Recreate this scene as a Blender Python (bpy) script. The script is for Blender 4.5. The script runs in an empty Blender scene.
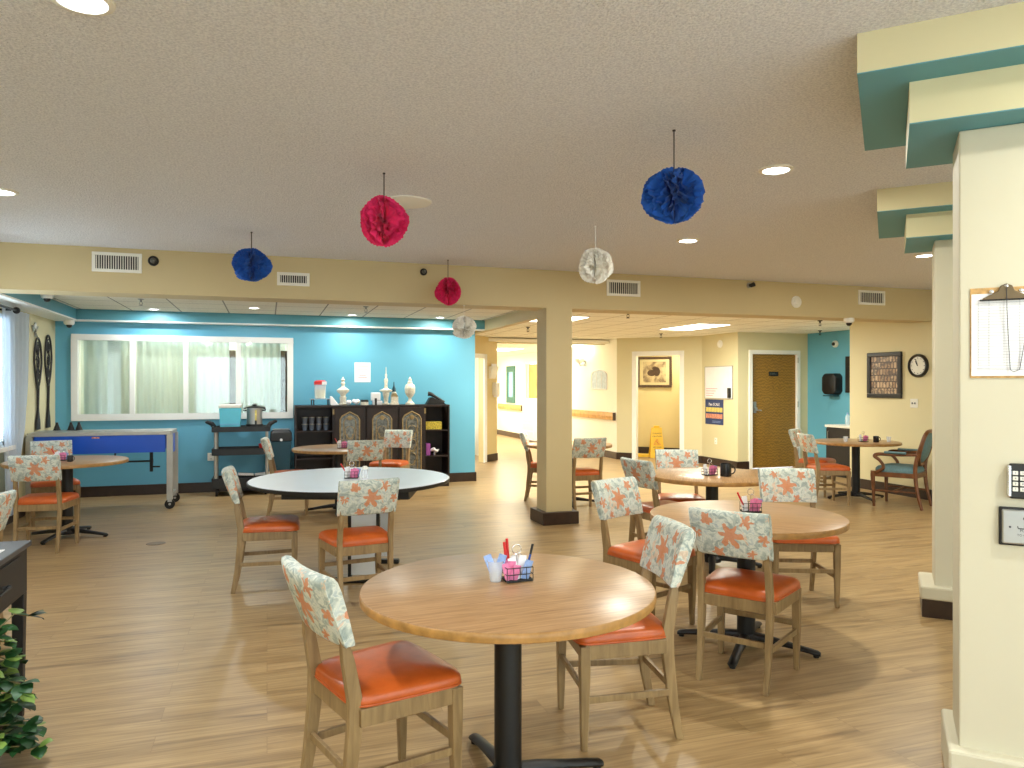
import bpy, bmesh, math, random
from mathutils import Vector, Matrix
random.seed(7)
PI = math.pi
R = math.radians
SC = bpy.context.scene
COL = SC.collection

# ------------------------------------------------------------------ camera, world, exposure, room lights
YAW = R(18.2)
F = 745.0
CX, CY = 512.0, 385.0
EYE = 1.5
cam_d = bpy.data.cameras.new('camera'); cam = bpy.data.objects.new('camera', cam_d); COL.objects.link(cam)
cam.location = (0, 0, EYE); cam.rotation_euler = (R(90), 0, -YAW)
cam_d.sensor_width = 36; cam_d.lens = F / 1024 * 36; cam_d.shift_y = 1 / 1024; cam_d.clip_start = 0.05
SC.camera = cam
vs = SC.view_settings
vs.view_transform = 'Standard'; vs.look = 'None'; vs.gamma = 1; vs.exposure = 0.52
try: vs.use_curve_mapping = False
except Exception: pass
SC.cycles.max_bounces = 10
SC.cycles.diffuse_bounces = 6
SC.cycles.sample_clamp_indirect = 6
w = bpy.data.worlds.new('world'); SC.world = w; w.use_nodes = True
w.node_tree.nodes['Background'].inputs[0].default_value = (0.80, 0.90, 1.0, 1)
w.node_tree.nodes['Background'].inputs[1].default_value = 5.0

# lamp power by family (each lamp's light is made in its own builder)
W_MAIN = 24.0; W_ALCOVE = 11.5; W_PANEL = 72.0; W_HALL = 30.0
C_MAIN = (1.0, 0.985, 0.87); C_COOL = (0.93, 0.97, 1.0); C_WARM = (1.0, 0.98, 0.82)

# ------------------------------------------------------------------ from measured directions to places in the room
ct, st = math.cos(YAW), math.sin(YAW)
def cr(X, Z): return (X * ct + Z * st, -X * st + Z * ct)          # camera-aligned metres to room metres
def dirn(px): a = (px - CX) / F; return (a * ct + st, -a * st + ct)
def on_v(px, py, v):
    d = dirn(px); Z = v / d[1]; return (d[0] * Z, v, EYE + (CY - py) * Z / F)
def on_u(px, py, u):
    d = dirn(px); Z = u / d[0]; return (u, d[1] * Z, EYE + (CY - py) * Z / F)
def on_z(px, py, z):
    Z = (z - EYE) * F / (CY - py); d = dirn(px); return (d[0] * Z, d[1] * Z, z)
def on_line(px, py, p, q):                                        # vertical plane through p and q
    d = dirn(px); ex, ey = q[0] - p[0], q[1] - p[1]
    Z = (p[0] * ey - p[1] * ex) / (d[0] * ey - d[1] * ex)
    return (d[0] * Z, d[1] * Z, EYE + (CY - py) * Z / F)

# ------------------------------------------------------------------ materials
def lin(c):
    c = c / 255.0
    return c / 12.92 if c <= 0.04045 else ((c + 0.055) / 1.055) ** 2.4
def rgb(r, g, b): return (lin(r), lin(g), lin(b), 1.0)
class NT:
    def __init__(s, name):
        s.m = bpy.data.materials.new(name); s.m.use_nodes = True
        s.t = s.m.node_tree; s.b = s.t.nodes['Principled BSDF']
    def n(s, kind, **kw):
        nd = s.t.nodes.new(kind)
        for k, v in kw.items():
            if k.startswith('i_'):
                nd.inputs[k[2:].replace('_', ' ')].default_value = v
            else: setattr(nd, k, v)
        return nd
    def l(s, a, b): s.t.links.new(a, b)
    def math(s, op, a, b=0.0, c=None):
        nd = s.t.nodes.new('ShaderNodeMath'); nd.operation = op
        for i, x in enumerate((a, b) if c is None else (a, b, c)):
            if isinstance(x, (int, float)): nd.inputs[i].default_value = x
            else: s.l(x, nd.inputs[i])
        return nd.outputs[0]
    def mix(s, f, a, b, mode='MIX'):
        nd = s.t.nodes.new('ShaderNodeMix'); nd.data_type = 'RGBA'; nd.blend_type = mode
        for i, x in ((0, f), (6, a), (7, b)):
            if isinstance(x, (int, float, tuple)): nd.inputs[i].default_value = x
            else: s.l(x, nd.inputs[i])
        return nd.outputs[2]
    def coords(s, scale=(1, 1, 1), rot=(0, 0, 0), kind='Object'):
        tc = s.n('ShaderNodeTexCoord'); mp = s.n('ShaderNodeMapping')
        mp.inputs['Scale'].default_value = scale; mp.inputs['Rotation'].default_value = rot
        s.l(tc.outputs[kind], mp.inputs[0]); return mp.outputs[0]
    def noise(s, co, scale, detail=3, dist=0.0, rough=0.5):
        nd = s.n('ShaderNodeTexNoise'); nd.inputs['Scale'].default_value = scale
        nd.inputs['Detail'].default_value = detail; nd.inputs['Distortion'].default_value = dist
        nd.inputs['Roughness'].default_value = rough
        s.l(co, nd.inputs['Vector']); return nd.outputs[0]
    def ramp(s, f, stops):
        nd = s.t.nodes.new('ShaderNodeValToRGB'); e = nd.color_ramp.elements
        e[0].position, e[0].color = stops[0]; e[1].position, e[1].color = stops[-1]
        for p, c in stops[1:-1]:
            x = e.new(p); x.color = c
        s.l(f, nd.inputs[0]); return nd.outputs[0]
    def base(s, c): 
        if isinstance(c, tuple): s.b.inputs['Base Color'].default_value = c
        else: s.l(c, s.b.inputs['Base Color'])
    def bump(s, h, strength=0.3, dist=0.01):
        nd = s.n('ShaderNodeBump'); nd.inputs['Strength'].default_value = strength
        nd.inputs['Distance'].default_value = dist; s.l(h, nd.inputs['Height'])
        s.l(nd.outputs[0], s.b.inputs['Normal'])
    def set(s, **kw):
        for k, v in kw.items(): s.b.inputs[k.replace('_', ' ')].default_value = v
M = {}
def plain(name, c, rough=0.5, metal=0.0, var=0.04, scale=8.0, bump=0.0, **kw):
    t = NT(name); co = t.coords()
    n = t.noise(co, scale, 3)
    d = tuple(max(0, x * (1 - var * 2)) for x in c[:3]) + (1,)
    b = tuple(min(1, x * (1 + var)) for x in c[:3]) + (1,)
    t.base(t.ramp(n, [(0.3, d), (0.7, b)]))
    t.set(Roughness=rough, Metallic=metal, **kw)
    if bump: t.bump(t.noise(co, scale * 12, 2), bump, 0.002)
    M[name] = t.m; return t.m
def glow(name, c, s):
    t = NT(name); t.base(c); t.b.inputs['Emission Color'].default_value = c
    t.b.inputs['Emission Strength'].default_value = s; M[name] = t.m
plain('paint_cream', rgb(214, 205, 166), 0.6, var=0.015, scale=1.5, bump=0.08)
plain('paint_beam', rgb(198, 180, 138), 0.6, var=0.015, scale=1.5, bump=0.08)
plain('paint_pale', rgb(204, 198, 176), 0.6, var=0.015, scale=1.5, bump=0.08)
plain('paint_teal', rgb(98, 170, 198), 0.5, var=0.03, scale=1.0, bump=0.05)
plain('paint_deep_teal', rgb(84, 150, 166), 0.5, var=0.03, scale=1.0)
plain('paint_white', rgb(240, 240, 236), 0.45, var=0.01)
plain('plastic_white', rgb(232, 230, 222), 0.4, var=0.01)
plain('black_metal', rgb(13, 14, 17), 0.48, 0.0, var=0.1)
plain('black_plastic', rgb(14, 14, 16), 0.45, var=0.1)
plain('cart_black', rgb(14, 15, 19), 0.4, var=0.1)
plain('baseboard', rgb(50, 33, 24), 0.4, var=0.15, scale=20)
plain('steel', rgb(172, 172, 170), 0.34, 0.75, var=0.06, scale=5)
plain('steel_matt', rgb(180, 178, 172), 0.45, 0.6, var=0.06, scale=5)
plain('chrome', rgb(214, 214, 216), 0.25, 0.8)
plain('blue_panel', rgb(20, 88, 212), 0.3, var=0.05, scale=2)
plain('white_top', rgb(222, 228, 236), 0.3, var=0.015, scale=3)
plain('vinyl_orange', rgb(192, 90, 34), 0.34, var=0.08, scale=14, bump=0.15)
plain('cooler_blue', rgb(96, 198, 222), 0.4, var=0.02)
plain('dark_wood', rgb(36, 20, 18), 0.5, var=0.25, scale=14)
plain('espresso', rgb(30, 26, 26), 0.5, var=0.12, scale=10)
plain('espresso_top', rgb(66, 66, 70), 0.35, var=0.05, scale=10)
plain('gilt', rgb(160, 138, 96), 0.4, 0.3, var=0.15, scale=30)
plain('silver_plate', rgb(120, 122, 118), 0.35, 0.6, var=0.3, scale=30)
plain('pewter', rgb(170, 172, 168), 0.35, 0.7, var=0.15, scale=40)
plain('antique_white', rgb(222, 216, 200), 0.45, var=0.12, scale=40)
plain('mug_black', rgb(14, 14, 20), 0.25)
plain('red_plastic', rgb(206, 40, 40), 0.4)
plain('pink_paper', rgb(232, 130, 176), 0.6, var=0.1, scale=60)
plain('white_paper', rgb(236, 236, 240), 0.6, var=0.02)
plain('blue_paper', rgb(150, 176, 226), 0.6, var=0.1, scale=60)
plain('blue_plastic', rgb(30, 70, 150), 0.4)
plain('yellow_plastic', rgb(232, 186, 30), 0.4, var=0.04)
plain('yellow_pattern', rgb(206, 184, 66), 0.5, var=0.35, scale=60)
plain('purple_card', rgb(150, 74, 158), 0.5)
plain('dark_teal', rgb(14, 66, 84), 0.4)
plain('cup_grey', rgb(104, 116, 134), 0.35, var=0.1)
plain('handrail_wood', rgb(214, 160, 88), 0.45, var=0.12, scale=12)
plain('tissue_pink', rgb(226, 30, 100), 0.75, var=0.1, scale=30)
plain('tissue_blue', rgb(14, 84, 176), 0.75, var=0.12, scale=30)
plain('tissue_white', rgb(248, 246, 240), 0.75, var=0.03, scale=30)
for k in ('tissue_pink', 'tissue_blue', 'tissue_white'):
    b_ = M[k].node_tree.nodes['Principled BSDF']
    b_.inputs['Subsurface Weight'].default_value = 0.0
    b_.inputs['Sheen Weight'].default_value = 0.1
plain('string', rgb(60, 56, 64), 0.7)
plain('armchair_wood', rgb(112, 68, 38), 0.35, var=0.2, scale=12)
plain('armchair_fabric', rgb(98, 130, 138), 0.8, var=0.08, scale=40, bump=0.2)
plain('leaf', rgb(34, 78, 36), 0.45, var=0.45, scale=9)
plain('leaf_light', rgb(120, 150, 66), 0.45, var=0.25, scale=9)
plain('stem_green', rgb(120, 110, 70), 0.6)
plain('pot_brown', rgb(84, 60, 44), 0.6)
plain('soil', rgb(46, 34, 26), 0.9)
plain('clipboard_wood', rgb(200, 158, 96), 0.5, var=0.15, scale=60)
plain('clip_brass', rgb(110, 92, 68), 0.35, 0.7, var=0.1)
plain('ink', rgb(150, 152, 162), 0.7)
plain('ink_dark', rgb(60, 60, 66), 0.7)
plain('ink_red', rgb(226, 120, 140), 0.7)
plain('poster_navy', rgb(28, 52, 104), 0.5, var=0.03)
plain('poster_yellow', rgb(226, 206, 110), 0.5, var=0.2, scale=60)
plain('poster_orange', rgb(226, 150, 122), 0.5, var=0.25, scale=60)
plain('frame_brown', rgb(78, 56, 38), 0.4, var=0.15, scale=20)
plain('mat_board', rgb(206, 188, 140), 0.7, var=0.03)
plain('frame_black', rgb(30, 28, 30), 0.3, var=0.1)
plain('frame_teal', rgb(48, 104, 92), 0.5, var=0.1, scale=20)
plain('mirror_blue', rgb(130, 186, 206), 0.25, var=0.08, scale=4)
plain('print_blue', rgb(196, 212, 226), 0.6, var=0.08, scale=16)
plain('door_honey', rgb(222, 178, 96), 0.45, var=0.08, scale=5)
plain('wrought_iron', rgb(32, 30, 32), 0.5)
plain('curtain_pale', rgb(222, 230, 214), 0.8, var=0.03, scale=6)
plain('blind_white', rgb(236, 240, 244), 0.5, var=0.01)
plain('hall_white', rgb(248, 245, 230), 0.6, var=0.01, scale=1.5)
plain('hall_floor_white', rgb(226, 226, 224), 0.6)
plain('rubber', rgb(18, 18, 18), 0.7)
plain('drain', rgb(120, 100, 74), 0.45, 0.3)
plain('oak_edge', rgb(168, 124, 66), 0.4, var=0.15, scale=24)
plain('counter_grey', rgb(216, 214, 206), 0.4)
plain('tan_wall', rgb(214, 194, 140), 0.6, var=0.02, scale=1.5)
glow('lamp_face', (1, 0.98, 0.94, 1), 9.0)
glow('lamp_cool', (0.94, 0.98, 1, 1), 9.0)
glow('panel_face', (1, 0.97, 0.86, 1), 5.0)
glow('sconce_face', (1, 0.96, 0.85, 1), 12.0)

def mat_floor():
    t = NT('floor_planks'); co = t.coords()
    br = t.n('ShaderNodeTexBrick'); br.offset = 0.37; br.offset_frequency = 2
    br.inputs['Scale'].default_value = 1.0; br.inputs['Brick Width'].default_value = 1.22
    br.inputs['Row Height'].default_value = 0.152; br.inputs['Mortar Size'].default_value = 0.0012
    br.inputs['Mortar Smooth'].default_value = 0.2; br.inputs['Bias'].default_value = 0.0
    br.inputs['Color1'].default_value = (0, 0, 0, 1); br.inputs['Color2'].default_value = (1, 1, 1, 1)
    br.inputs['Mortar'].default_value = (0.5, 0.5, 0.5, 1)
    t.l(co, br.inputs['Vector'])
    # each plank shifts the grain so that neighbours differ
    sep = t.n('ShaderNodeSeparateColor'); t.l(br.outputs['Color'], sep.inputs[0])
    off = t.n('ShaderNodeCombineXYZ'); t.l(t.math('MULTIPLY', sep.outputs[0], 37.0), off.inputs[2])
    t.l(t.math('MULTIPLY', sep.outputs[0], 5.0), off.inputs[0])
    va = t.n('ShaderNodeVectorMath'); va.operation = 'ADD'; t.l(co, va.inputs[0]); t.l(off.outputs[0], va.inputs[1])
    mp = t.n('ShaderNodeMapping'); mp.inputs['Scale'].default_value = (1.1, 13.0, 1.0); t.l(va.outputs[0], mp.inputs[0])
    g = t.noise(mp.outputs[0], 1.0, 6, 0.9, 0.6)
    mp2 = t.n('ShaderNodeMapping'); mp2.inputs['Scale'].default_value = (2.5, 60.0, 1.0); t.l(va.outputs[0], mp2.inputs[0])
    f = t.noise(mp2.outputs[0], 1.0, 3, 0.3)
    mp3 = t.n('ShaderNodeMapping'); mp3.inputs['Scale'].default_value = (1.6, 7.0, 1.0); t.l(va.outputs[0], mp3.inputs[0])
    k = t.noise(mp3.outputs[0], 1.0, 2, 1.2)
    c = t.ramp(g, [(0.30, rgb(92, 70, 42)), (0.42, rgb(146, 118, 78)), (0.60, rgb(178, 149, 104)), (0.75, rgb(126, 100, 66))])
    c = t.mix(0.35, c, t.ramp(f, [(0.35, rgb(116, 92, 62)), (0.65, rgb(190, 162, 120))]))
    c = t.mix(t.math('MULTIPLY', sep.outputs[0], 0.16), c, rgb(170, 136, 96))
    knot = t.math('SMOOTHSTEP', k, 0.0) if False else t.math('MULTIPLY', t.math('GREATER_THAN', k, 0.72), 0.35)
    c = t.mix(knot, c, rgb(130, 96, 62))
    c = t.mix(t.math('MULTIPLY', br.outputs['Fac'], 0.65), c, rgb(120, 92, 62))
    t.base(c); t.set(Roughness=0.34); t.bump(f, 0.05, 0.002)
    rr = t.n('ShaderNodeMapRange'); rr.inputs[3].default_value = 0.30; rr.inputs[4].default_value = 0.42
    t.l(g, rr.inputs[0]); t.l(rr.outputs[0], t.b.inputs['Roughness'])
    M['floor'] = t.m
mat_floor()
def mat_popcorn():
    t = NT('popcorn'); co = t.coords()
    n = t.noise(co, 95, 3, 0, 0.6); n2 = t.noise(co, 0.8, 2)
    c = t.mix(t.math('MULTIPLY', n2, 0.25), rgb(238, 240, 250), rgb(230, 232, 244))
    t.base(t.mix(0.55, c, t.ramp(n, [(0.35, rgb(196, 198, 210)), (0.62, rgb(250, 251, 255))])))
    t.set(Roughness=0.95); t.bump(n, 1.0, 0.02); M['popcorn'] = t.m
mat_popcorn()
def mat_tiles(name, sx, sy, ox, oy, col, line):
    t = NT(name); tc = t.n('ShaderNodeTexCoord'); mp = t.n('ShaderNodeMapping')
    mp.inputs['Location'].default_value = (-ox, -oy, 0); t.l(tc.outputs['Object'], mp.inputs[0])
    br = t.n('ShaderNodeTexBrick'); br.offset = 0.0
    br.inputs['Scale'].default_value = 1.0; br.inputs['Brick Width'].default_value = sx
    br.inputs['Row Height'].default_value = sy; br.inputs['Mortar Size'].default_value = 0.009
    br.inputs['Color1'].default_value = col; br.inputs['Color2'].default_value = col; br.inputs['Mortar'].default_value = line
    t.l(mp.outputs[0], br.inputs['Vector'])
    n = t.noise(tc.outputs['Object'], 40, 3)
    t.base(t.mix(0.12, br.outputs['Color'], t.ramp(n, [(0.4, rgb(150, 140, 120)), (0.6, rgb(250, 248, 240))])))
    t.set(Roughness=0.9); M[name] = t.m
mat_tiles('tiles_alcove', 0.61, 0.61, 0.11, 0.15, rgb(226, 220, 204), rgb(120, 116, 106))
mat_tiles('tiles_right', 0.61, 0.61, 0.30, 0.2, rgb(246, 244, 232), rgb(150, 142, 118))
def mat_tabletop():
    t = NT('tabletop_oak'); co = t.coords((1.6, 18, 1), (0, 0, 0.5))
    g = t.noise(co, 2.2, 6, 1.4, 0.6); co2 = t.coords((6, 110, 1), (0, 0, 0.5)); f = t.noise(co2, 1.0, 2)
    c = t.ramp(g, [(0.3, rgb(134, 98, 64)), (0.5, rgb(168, 130, 90)), (0.7, rgb(186, 148, 108))])
    t.base(t.mix(0.35, c, t.ramp(f, [(0.35, rgb(132, 96, 62)), (0.65, rgb(190, 154, 114))])))
    t.set(Roughness=0.3); M['tabletop'] = t.m
mat_tabletop()
def mat_wood(name, a, b, sc=(3, 3, 22), rough=0.42):
    t = NT(name); co = t.coords(sc); g = t.noise(co, 2.0, 4, 0.8)
    # fine streaks along x or y for rails
    t.base(t.ramp(g, [(0.3, a), (0.7, b)])); t.set(Roughness=rough); M[name] = t.m
mat_wood('chair_wood', rgb(124, 100, 66), rgb(156, 130, 90), (14, 14, 2))
def mat_door():
    t = NT('door_wood'); co = t.coords((3.0, 1, 1.0))
    n = t.noise(co, 1.2, 4, 3.0); wv = t.n('ShaderNodeTexWave'); wv.wave_type = 'BANDS'; wv.bands_direction = 'Z'
    wv.inputs['Scale'].default_value = 6.0; wv.inputs['Distortion'].default_value = 10.0; wv.inputs['Detail'].default_value = 3
    t.l(co, wv.inputs['Vector'])
    c = t.ramp(wv.outputs['Fac'], [(0.0, rgb(122, 90, 26)), (0.5, rgb(142, 106, 34)), (1.0, rgb(152, 114, 40))])
    c = t.mix(t.math('MULTIPLY', t.math('GREATER_THAN', n, 0.56), 0.22), c, rgb(112, 80, 26))
    t.base(c); t.set(Roughness=0.45); M['door_wood'] = t.m
mat_door()
def mat_fabric():
    t = NT('star_fabric'); tc = t.n('ShaderNodeTexCoord')
    dn = t.n('ShaderNodeTexNoise'); dn.inputs['Scale'].default_value = 26; dn.inputs['Detail'].default_value = 2
    t.l(tc.outputs['Object'], dn.inputs['Vector'])
    sub = t.n('ShaderNodeVectorMath'); sub.operation = 'SUBTRACT'; t.l(dn.outputs['Color'], sub.inputs[0]); sub.inputs[1].default_value = (.5, .5, .5)
    scl = t.n('ShaderNodeVectorMath'); scl.operation = 'SCALE'; t.l(sub.outputs[0], scl.inputs[0]); scl.inputs['Scale'].default_value = 0.05
    add = t.n('ShaderNodeVectorMath'); add.operation = 'ADD'; t.l(tc.outputs['Object'], add.inputs[0]); t.l(scl.outputs[0], add.inputs[1])
    s = t.n('ShaderNodeSeparateXYZ'); t.l(add.outputs[0], s.inputs[0])
    x, z = s.outputs[0], s.outputs[2]
    def star(cx, cz, r0, r1, k, ph):
        dx = t.math('SUBTRACT', x, cx); dz = t.math('SUBTRACT', z, cz)
        r = t.math('SQRT', t.math('ADD', t.math('MULTIPLY', dx, dx), t.math('MULTIPLY', dz, dz)))
        a = t.math('ARCTAN2', dz, dx)
        rim = t.math('ADD', t.math('MULTIPLY', t.math('COSINE', t.math('ADD', t.math('MULTIPLY', a, float(k)), ph)), r1), r0)
        return t.math('LESS_THAN', r, rim)
    m = star(0.012, 0.762, 0.050, 0.017, 6, 0.4)
    for a_ in ((0.095, 0.838, 0.023, 0.009, 5, 0.2), (-0.10, 0.838, 0.026, 0.008, 5, 1.2), (0.168, 0.755, 0.024, 0.010, 5, 0.7),
               (-0.168, 0.755, 0.022, 0.010, 5, 2.0), (-0.055, 0.668, 0.024, 0.008, 5, 2.0), (0.105, 0.672, 0.018, 0.007, 5, 0.0)):
        m = t.math('MAXIMUM', m, star(*a_))
    n = t.noise(add.outputs[0], 15, 3, 1.8, 0.55)
    bg = t.ramp(n, [(0.34, rgb(146, 158, 154)), (0.45, rgb(172, 182, 176)), (0.53, rgb(212, 214, 202)), (0.60, rgb(190, 198, 194)), (0.7, rgb(160, 174, 176))])
    n2 = t.noise(add.outputs[0], 9, 2, 1.0)
    bg = t.mix(t.math('MULTIPLY', t.math('GREATER_THAN', n2, 0.60), 0.5), bg, rgb(224, 178, 140))
    t.base(t.mix(t.math('MULTIPLY', m, 0.82), bg, rgb(204, 124, 74)))
    t.set(Roughness=0.8); t.bump(t.noise(tc.outputs['Object'], 300, 1), 0.15, 0.001); M['fabric'] = t.m
mat_fabric()
def mat_glass():
    t = NT('window_glass'); out = t.t.nodes['Material Output']
    tr = t.n('ShaderNodeBsdfTransparent'); tr.inputs[0].default_value = (0.93, 0.96, 0.93, 1)
    gl = t.n('ShaderNodeBsdfGlossy'); gl.inputs['Roughness'].default_value = 0.03
    mx = t.n('ShaderNodeMixShader'); mx.inputs[0].default_value = 0.08
    t.l(tr.outputs[0], mx.inputs[1]); t.l(gl.outputs[0], mx.inputs[2]); t.l(mx.outputs[0], out.inputs[0]); M['glass'] = t.m
mat_glass()
def mat_clear(name, c, f):
    t = NT(name); out = t.t.nodes['Material Output']
    tr = t.n('ShaderNodeBsdfTransparent'); tr.inputs[0].default_value = c
    mx = t.n('ShaderNodeMixShader'); mx.inputs[0].default_value = f
    t.base(c); t.set(Roughness=0.2)
    t.l(tr.outputs[0], mx.inputs[1]); t.l(t.b.outputs[0], mx.inputs[2]); t.l(mx.outputs[0], out.inputs[0]); M[name] = t.m
mat_clear('clear_plastic', (0.95, 0.97, 1, 1), 0.3)
mat_clear('sheer', (0.92, 0.96, 1.0, 1), 0.72)
def mat_cloth(name, c, f):
    t = NT(name); out = t.t.nodes['Material Output']; tl = t.n('ShaderNodeBsdfTranslucent'); tl.inputs[0].default_value = c
    mx = t.n('ShaderNodeMixShader'); mx.inputs[0].default_value = f; t.base(c); t.set(Roughness=0.9)
    t.l(t.b.outputs[0], mx.inputs[1]); t.l(tl.outputs[0], mx.inputs[2]); t.l(mx.outputs[0], out.inputs[0]); M[name] = t.m
mat_cloth('curtain_pale', rgb(226, 230, 224), 0.5)
mat_cloth('sheer', rgb(232, 240, 250), 0.55)
def mat_art():
    t = NT('village_print'); co = t.coords((1, 1, 1))
    br = t.n('ShaderNodeTexBrick'); br.offset = 0.4
    br.inputs['Scale'].default_value = 1.0; br.inputs['Brick Width'].default_value = 0.055; br.inputs['Row Height'].default_value = 0.09
    br.inputs['Mortar Size'].default_value = 0.007
    br.inputs['Color1'].default_value = rgb(150, 118, 92); br.inputs['Color2'].default_value = rgb(206, 180, 150); br.inputs['Mortar'].default_value = rgb(66, 54, 52)
    rt = t.n('ShaderNodeMapping'); rt.inputs['Rotation'].default_value = (-PI / 2, 0, 0); t.l(co, rt.inputs[0]); t.l(rt.outputs[0], br.inputs['Vector'])
    n = t.noise(co, 14, 3, 1.0)
    t.base(t.mix(t.math('MULTIPLY', t.math('GREATER_THAN', n, 0.52), 0.7), br.outputs['Color'], rgb(70, 62, 64)))
    t.set(Roughness=0.4); M['village'] = t.m
mat_art()
def mat_sepia():
    t = NT('sepia_print'); co = t.coords()
    n = t.noise(co, 7, 3, 0.5)
    t.base(t.ramp(n, [(0.35, rgb(120, 98, 70)), (0.6, rgb(196, 172, 126))])); t.set(Roughness=0.5); M['sepia'] = t.m
mat_sepia()

# ------------------------------------------------------------------ mesh helpers
class MB:
    def __init__(s): s.b = bmesh.new(); s.T = Matrix.Identity(4); s.mi = 0
    def v(s, p): return s.b.verts.new(s.T @ Vector(p))
    def f(s, vs):
        try:
            fc = s.b.faces.new(vs); fc.material_index = s.mi; return fc
        except ValueError: return None
    def hexa(s, lo, hi):                       # two quads of points
        a = [s.v(p) for p in lo]; b = [s.v(p) for p in hi]
        s.f(a[::-1]); s.f(b)
        for i in range(4): s.f([a[i], a[(i + 1) % 4], b[(i + 1) % 4], b[i]])
        return s
    def box(s, cx, cy, cz, sx, sy, sz, rz=0.0):
        c, n = math.cos(rz), math.sin(rz)
        q = [(-sx / 2, -sy / 2), (sx / 2, -sy / 2), (sx / 2, sy / 2), (-sx / 2, sy / 2)]
        q = [(cx + x * c - y * n, cy + x * n + y * c) for x, y in q]
        return s.hexa([(x, y, cz - sz / 2) for x, y in q], [(x, y, cz + sz / 2) for x, y in q])
    def bx(s, x0, x1, y0, y1, z0, z1): return s.box((x0 + x1) / 2, (y0 + y1) / 2, (z0 + z1) / 2, abs(x1 - x0), abs(y1 - y0), abs(z1 - z0))
    def prism(s, poly, z0, z1, axis='z'):
        def P(a, b, h): return {'z': (a, b, h), 'y': (a, h, b), 'x': (h, a, b)}[axis]
        a = [s.v(P(x, y, z0)) for x, y in poly]; b = [s.v(P(x, y, z1)) for x, y in poly]
        s.f(a[::-1]); s.f(b); n = len(a)
        for i in range(n): s.f([a[i], a[(i + 1) % n], b[(i + 1) % n], b[i]])
        return s
    def loft(s, rings, closed=True, caps=True):
        rs = [[s.v(p) for p in r] for r in rings]; n = len(rs[0])
        for a, b in zip(rs, rs[1:]):
            for i in range(n if closed else n - 1): s.f([a[i], a[(i + 1) % n], b[(i + 1) % n], b[i]])
        if caps and closed: s.f(rs[0][::-1]); s.f(rs[-1])
        return s
    def lathe(s, prof, cx=0, cy=0, n=24, axis='z'):
        rings = []
        for r, z in prof:
            r = max(r, 0.0004); ring = []
            for i in range(n):
                a = 2 * PI * i / n; x, y = r * math.cos(a), r * math.sin(a)
                ring.append({'z': (cx + x, cy + y, z), 'y': (cx + x, z, cy + y), 'x': (z, cx + x, cy + y)}[axis])
            rings.append(ring)
        return s.loft(rings)
    def cyl(s, cx, cy, z0, z1, r, n=20, axis='z'): return s.lathe([(r, z0), (r, z1)], cx, cy, n, axis)
    def stube(s, pts, r, n=8, sub=5):                # smooth curve through the points
        P = [Vector(p) for p in pts]; rr = r if isinstance(r, (list, tuple)) else [r] * len(P); o, q = [], []
        for i in range(len(P) - 1):
            a, b, c, d = P[max(i - 1, 0)], P[i], P[i + 1], P[min(i + 2, len(P) - 1)]
            for k in range(sub):
                t = k / sub; o.append(.5 * ((2 * b) + (c - a) * t + (2 * a - 5 * b + 4 * c - d) * t * t + (3 * b - a - 3 * c + d) * t ** 3)); q.append(rr[i] + (rr[i + 1] - rr[i]) * t)
        return s.tube(o + [P[-1]], q + [rr[-1]], n)
    def tube(s, pts, r, n=8, closed=False):
        pts = [Vector(p) for p in pts]; rr = r if isinstance(r, (list, tuple)) else [r] * len(pts)
        m = len(pts); rings = []; up = None
        for i, p in enumerate(pts):
            if closed: t = (pts[(i + 1) % m] - pts[i - 1])
            else: t = pts[min(i + 1, m - 1)] - pts[max(i - 1, 0)]
            t.normalize()
            if up is None:
                up = Vector((0, 0, 1)) if abs(t.z) < 0.9 else Vector((1, 0, 0))
            side = t.cross(up).normalized(); up = side.cross(t).normalized()
            rings.append([p + (side * math.cos(2 * PI * k / n) + up * math.sin(2 * PI * k / n)) * rr[i] for k in range(n)])
        if closed: rings.append(rings[0])
        return s.loft(rings, caps=not closed)
    def ball(s, c, r, n=12, sz=1.0):
        return s.lathe([(r * math.sin(PI * k / n), c[2] - r * sz * math.cos(PI * k / n)) for k in range(n + 1)], c[0], c[1], max(8, n))
    def build(s, name, mats, parent=None, smooth=0, bevel=0, seg=2, subsurf=0):
        b = s.b
        bmesh.ops.remove_doubles(b, verts=b.verts, dist=1e-5)
        bmesh.ops.recalc_face_normals(b, faces=b.faces)
        if bevel:
            es = [e for e in b.edges if len(e.link_faces) == 2 and e.calc_face_angle(0) > R(35)]
            try: bmesh.ops.bevel(b, geom=es, offset=bevel, segments=seg, profile=0.5, affect='EDGES', clamp_overlap=True)
            except Exception: pass
        if smooth:
            for fc in b.faces: fc.smooth = True
            for e in b.edges:
                if len(e.link_faces) == 2 and e.calc_face_angle(0) > R(smooth): e.smooth = False
        me = bpy.data.meshes.new(name); b.to_mesh(me); b.free()
        for m in (mats if isinstance(mats, (list, tuple)) else [mats]): me.materials.append(M[m])
        o = bpy.data.objects.new(name, me); COL.objects.link(o)
        if parent: o.parent = parent
        if subsurf:
            md = o.modifiers.new('subdivision', 'SUBSURF'); md.levels = md.render_levels = subsurf
        return o
def tag(o, label=None, cat=None, group=None, kind=None):
    if label: o['label'] = label
    if cat: o['category'] = cat
    if group: o['group'] = group
    if kind: o['kind'] = kind
    return o
def thing(name, label, cat, loc=(0, 0, 0), rz=0.0, group=None, tilt=None):
    o = bpy.data.objects.new(name, None); o.empty_display_size = 0.1; COL.objects.link(o)
    o.location = loc; o.rotation_euler = (0, 0, rz) if tilt is None else tilt
    return tag(o, label, cat, group)
def struct(mb, name, mats, **kw): return tag(mb.build(name, mats, **kw), kind='structure')
KIDS = {}
def kids(o): return [c for c in COL.objects if c.parent == o]
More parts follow.
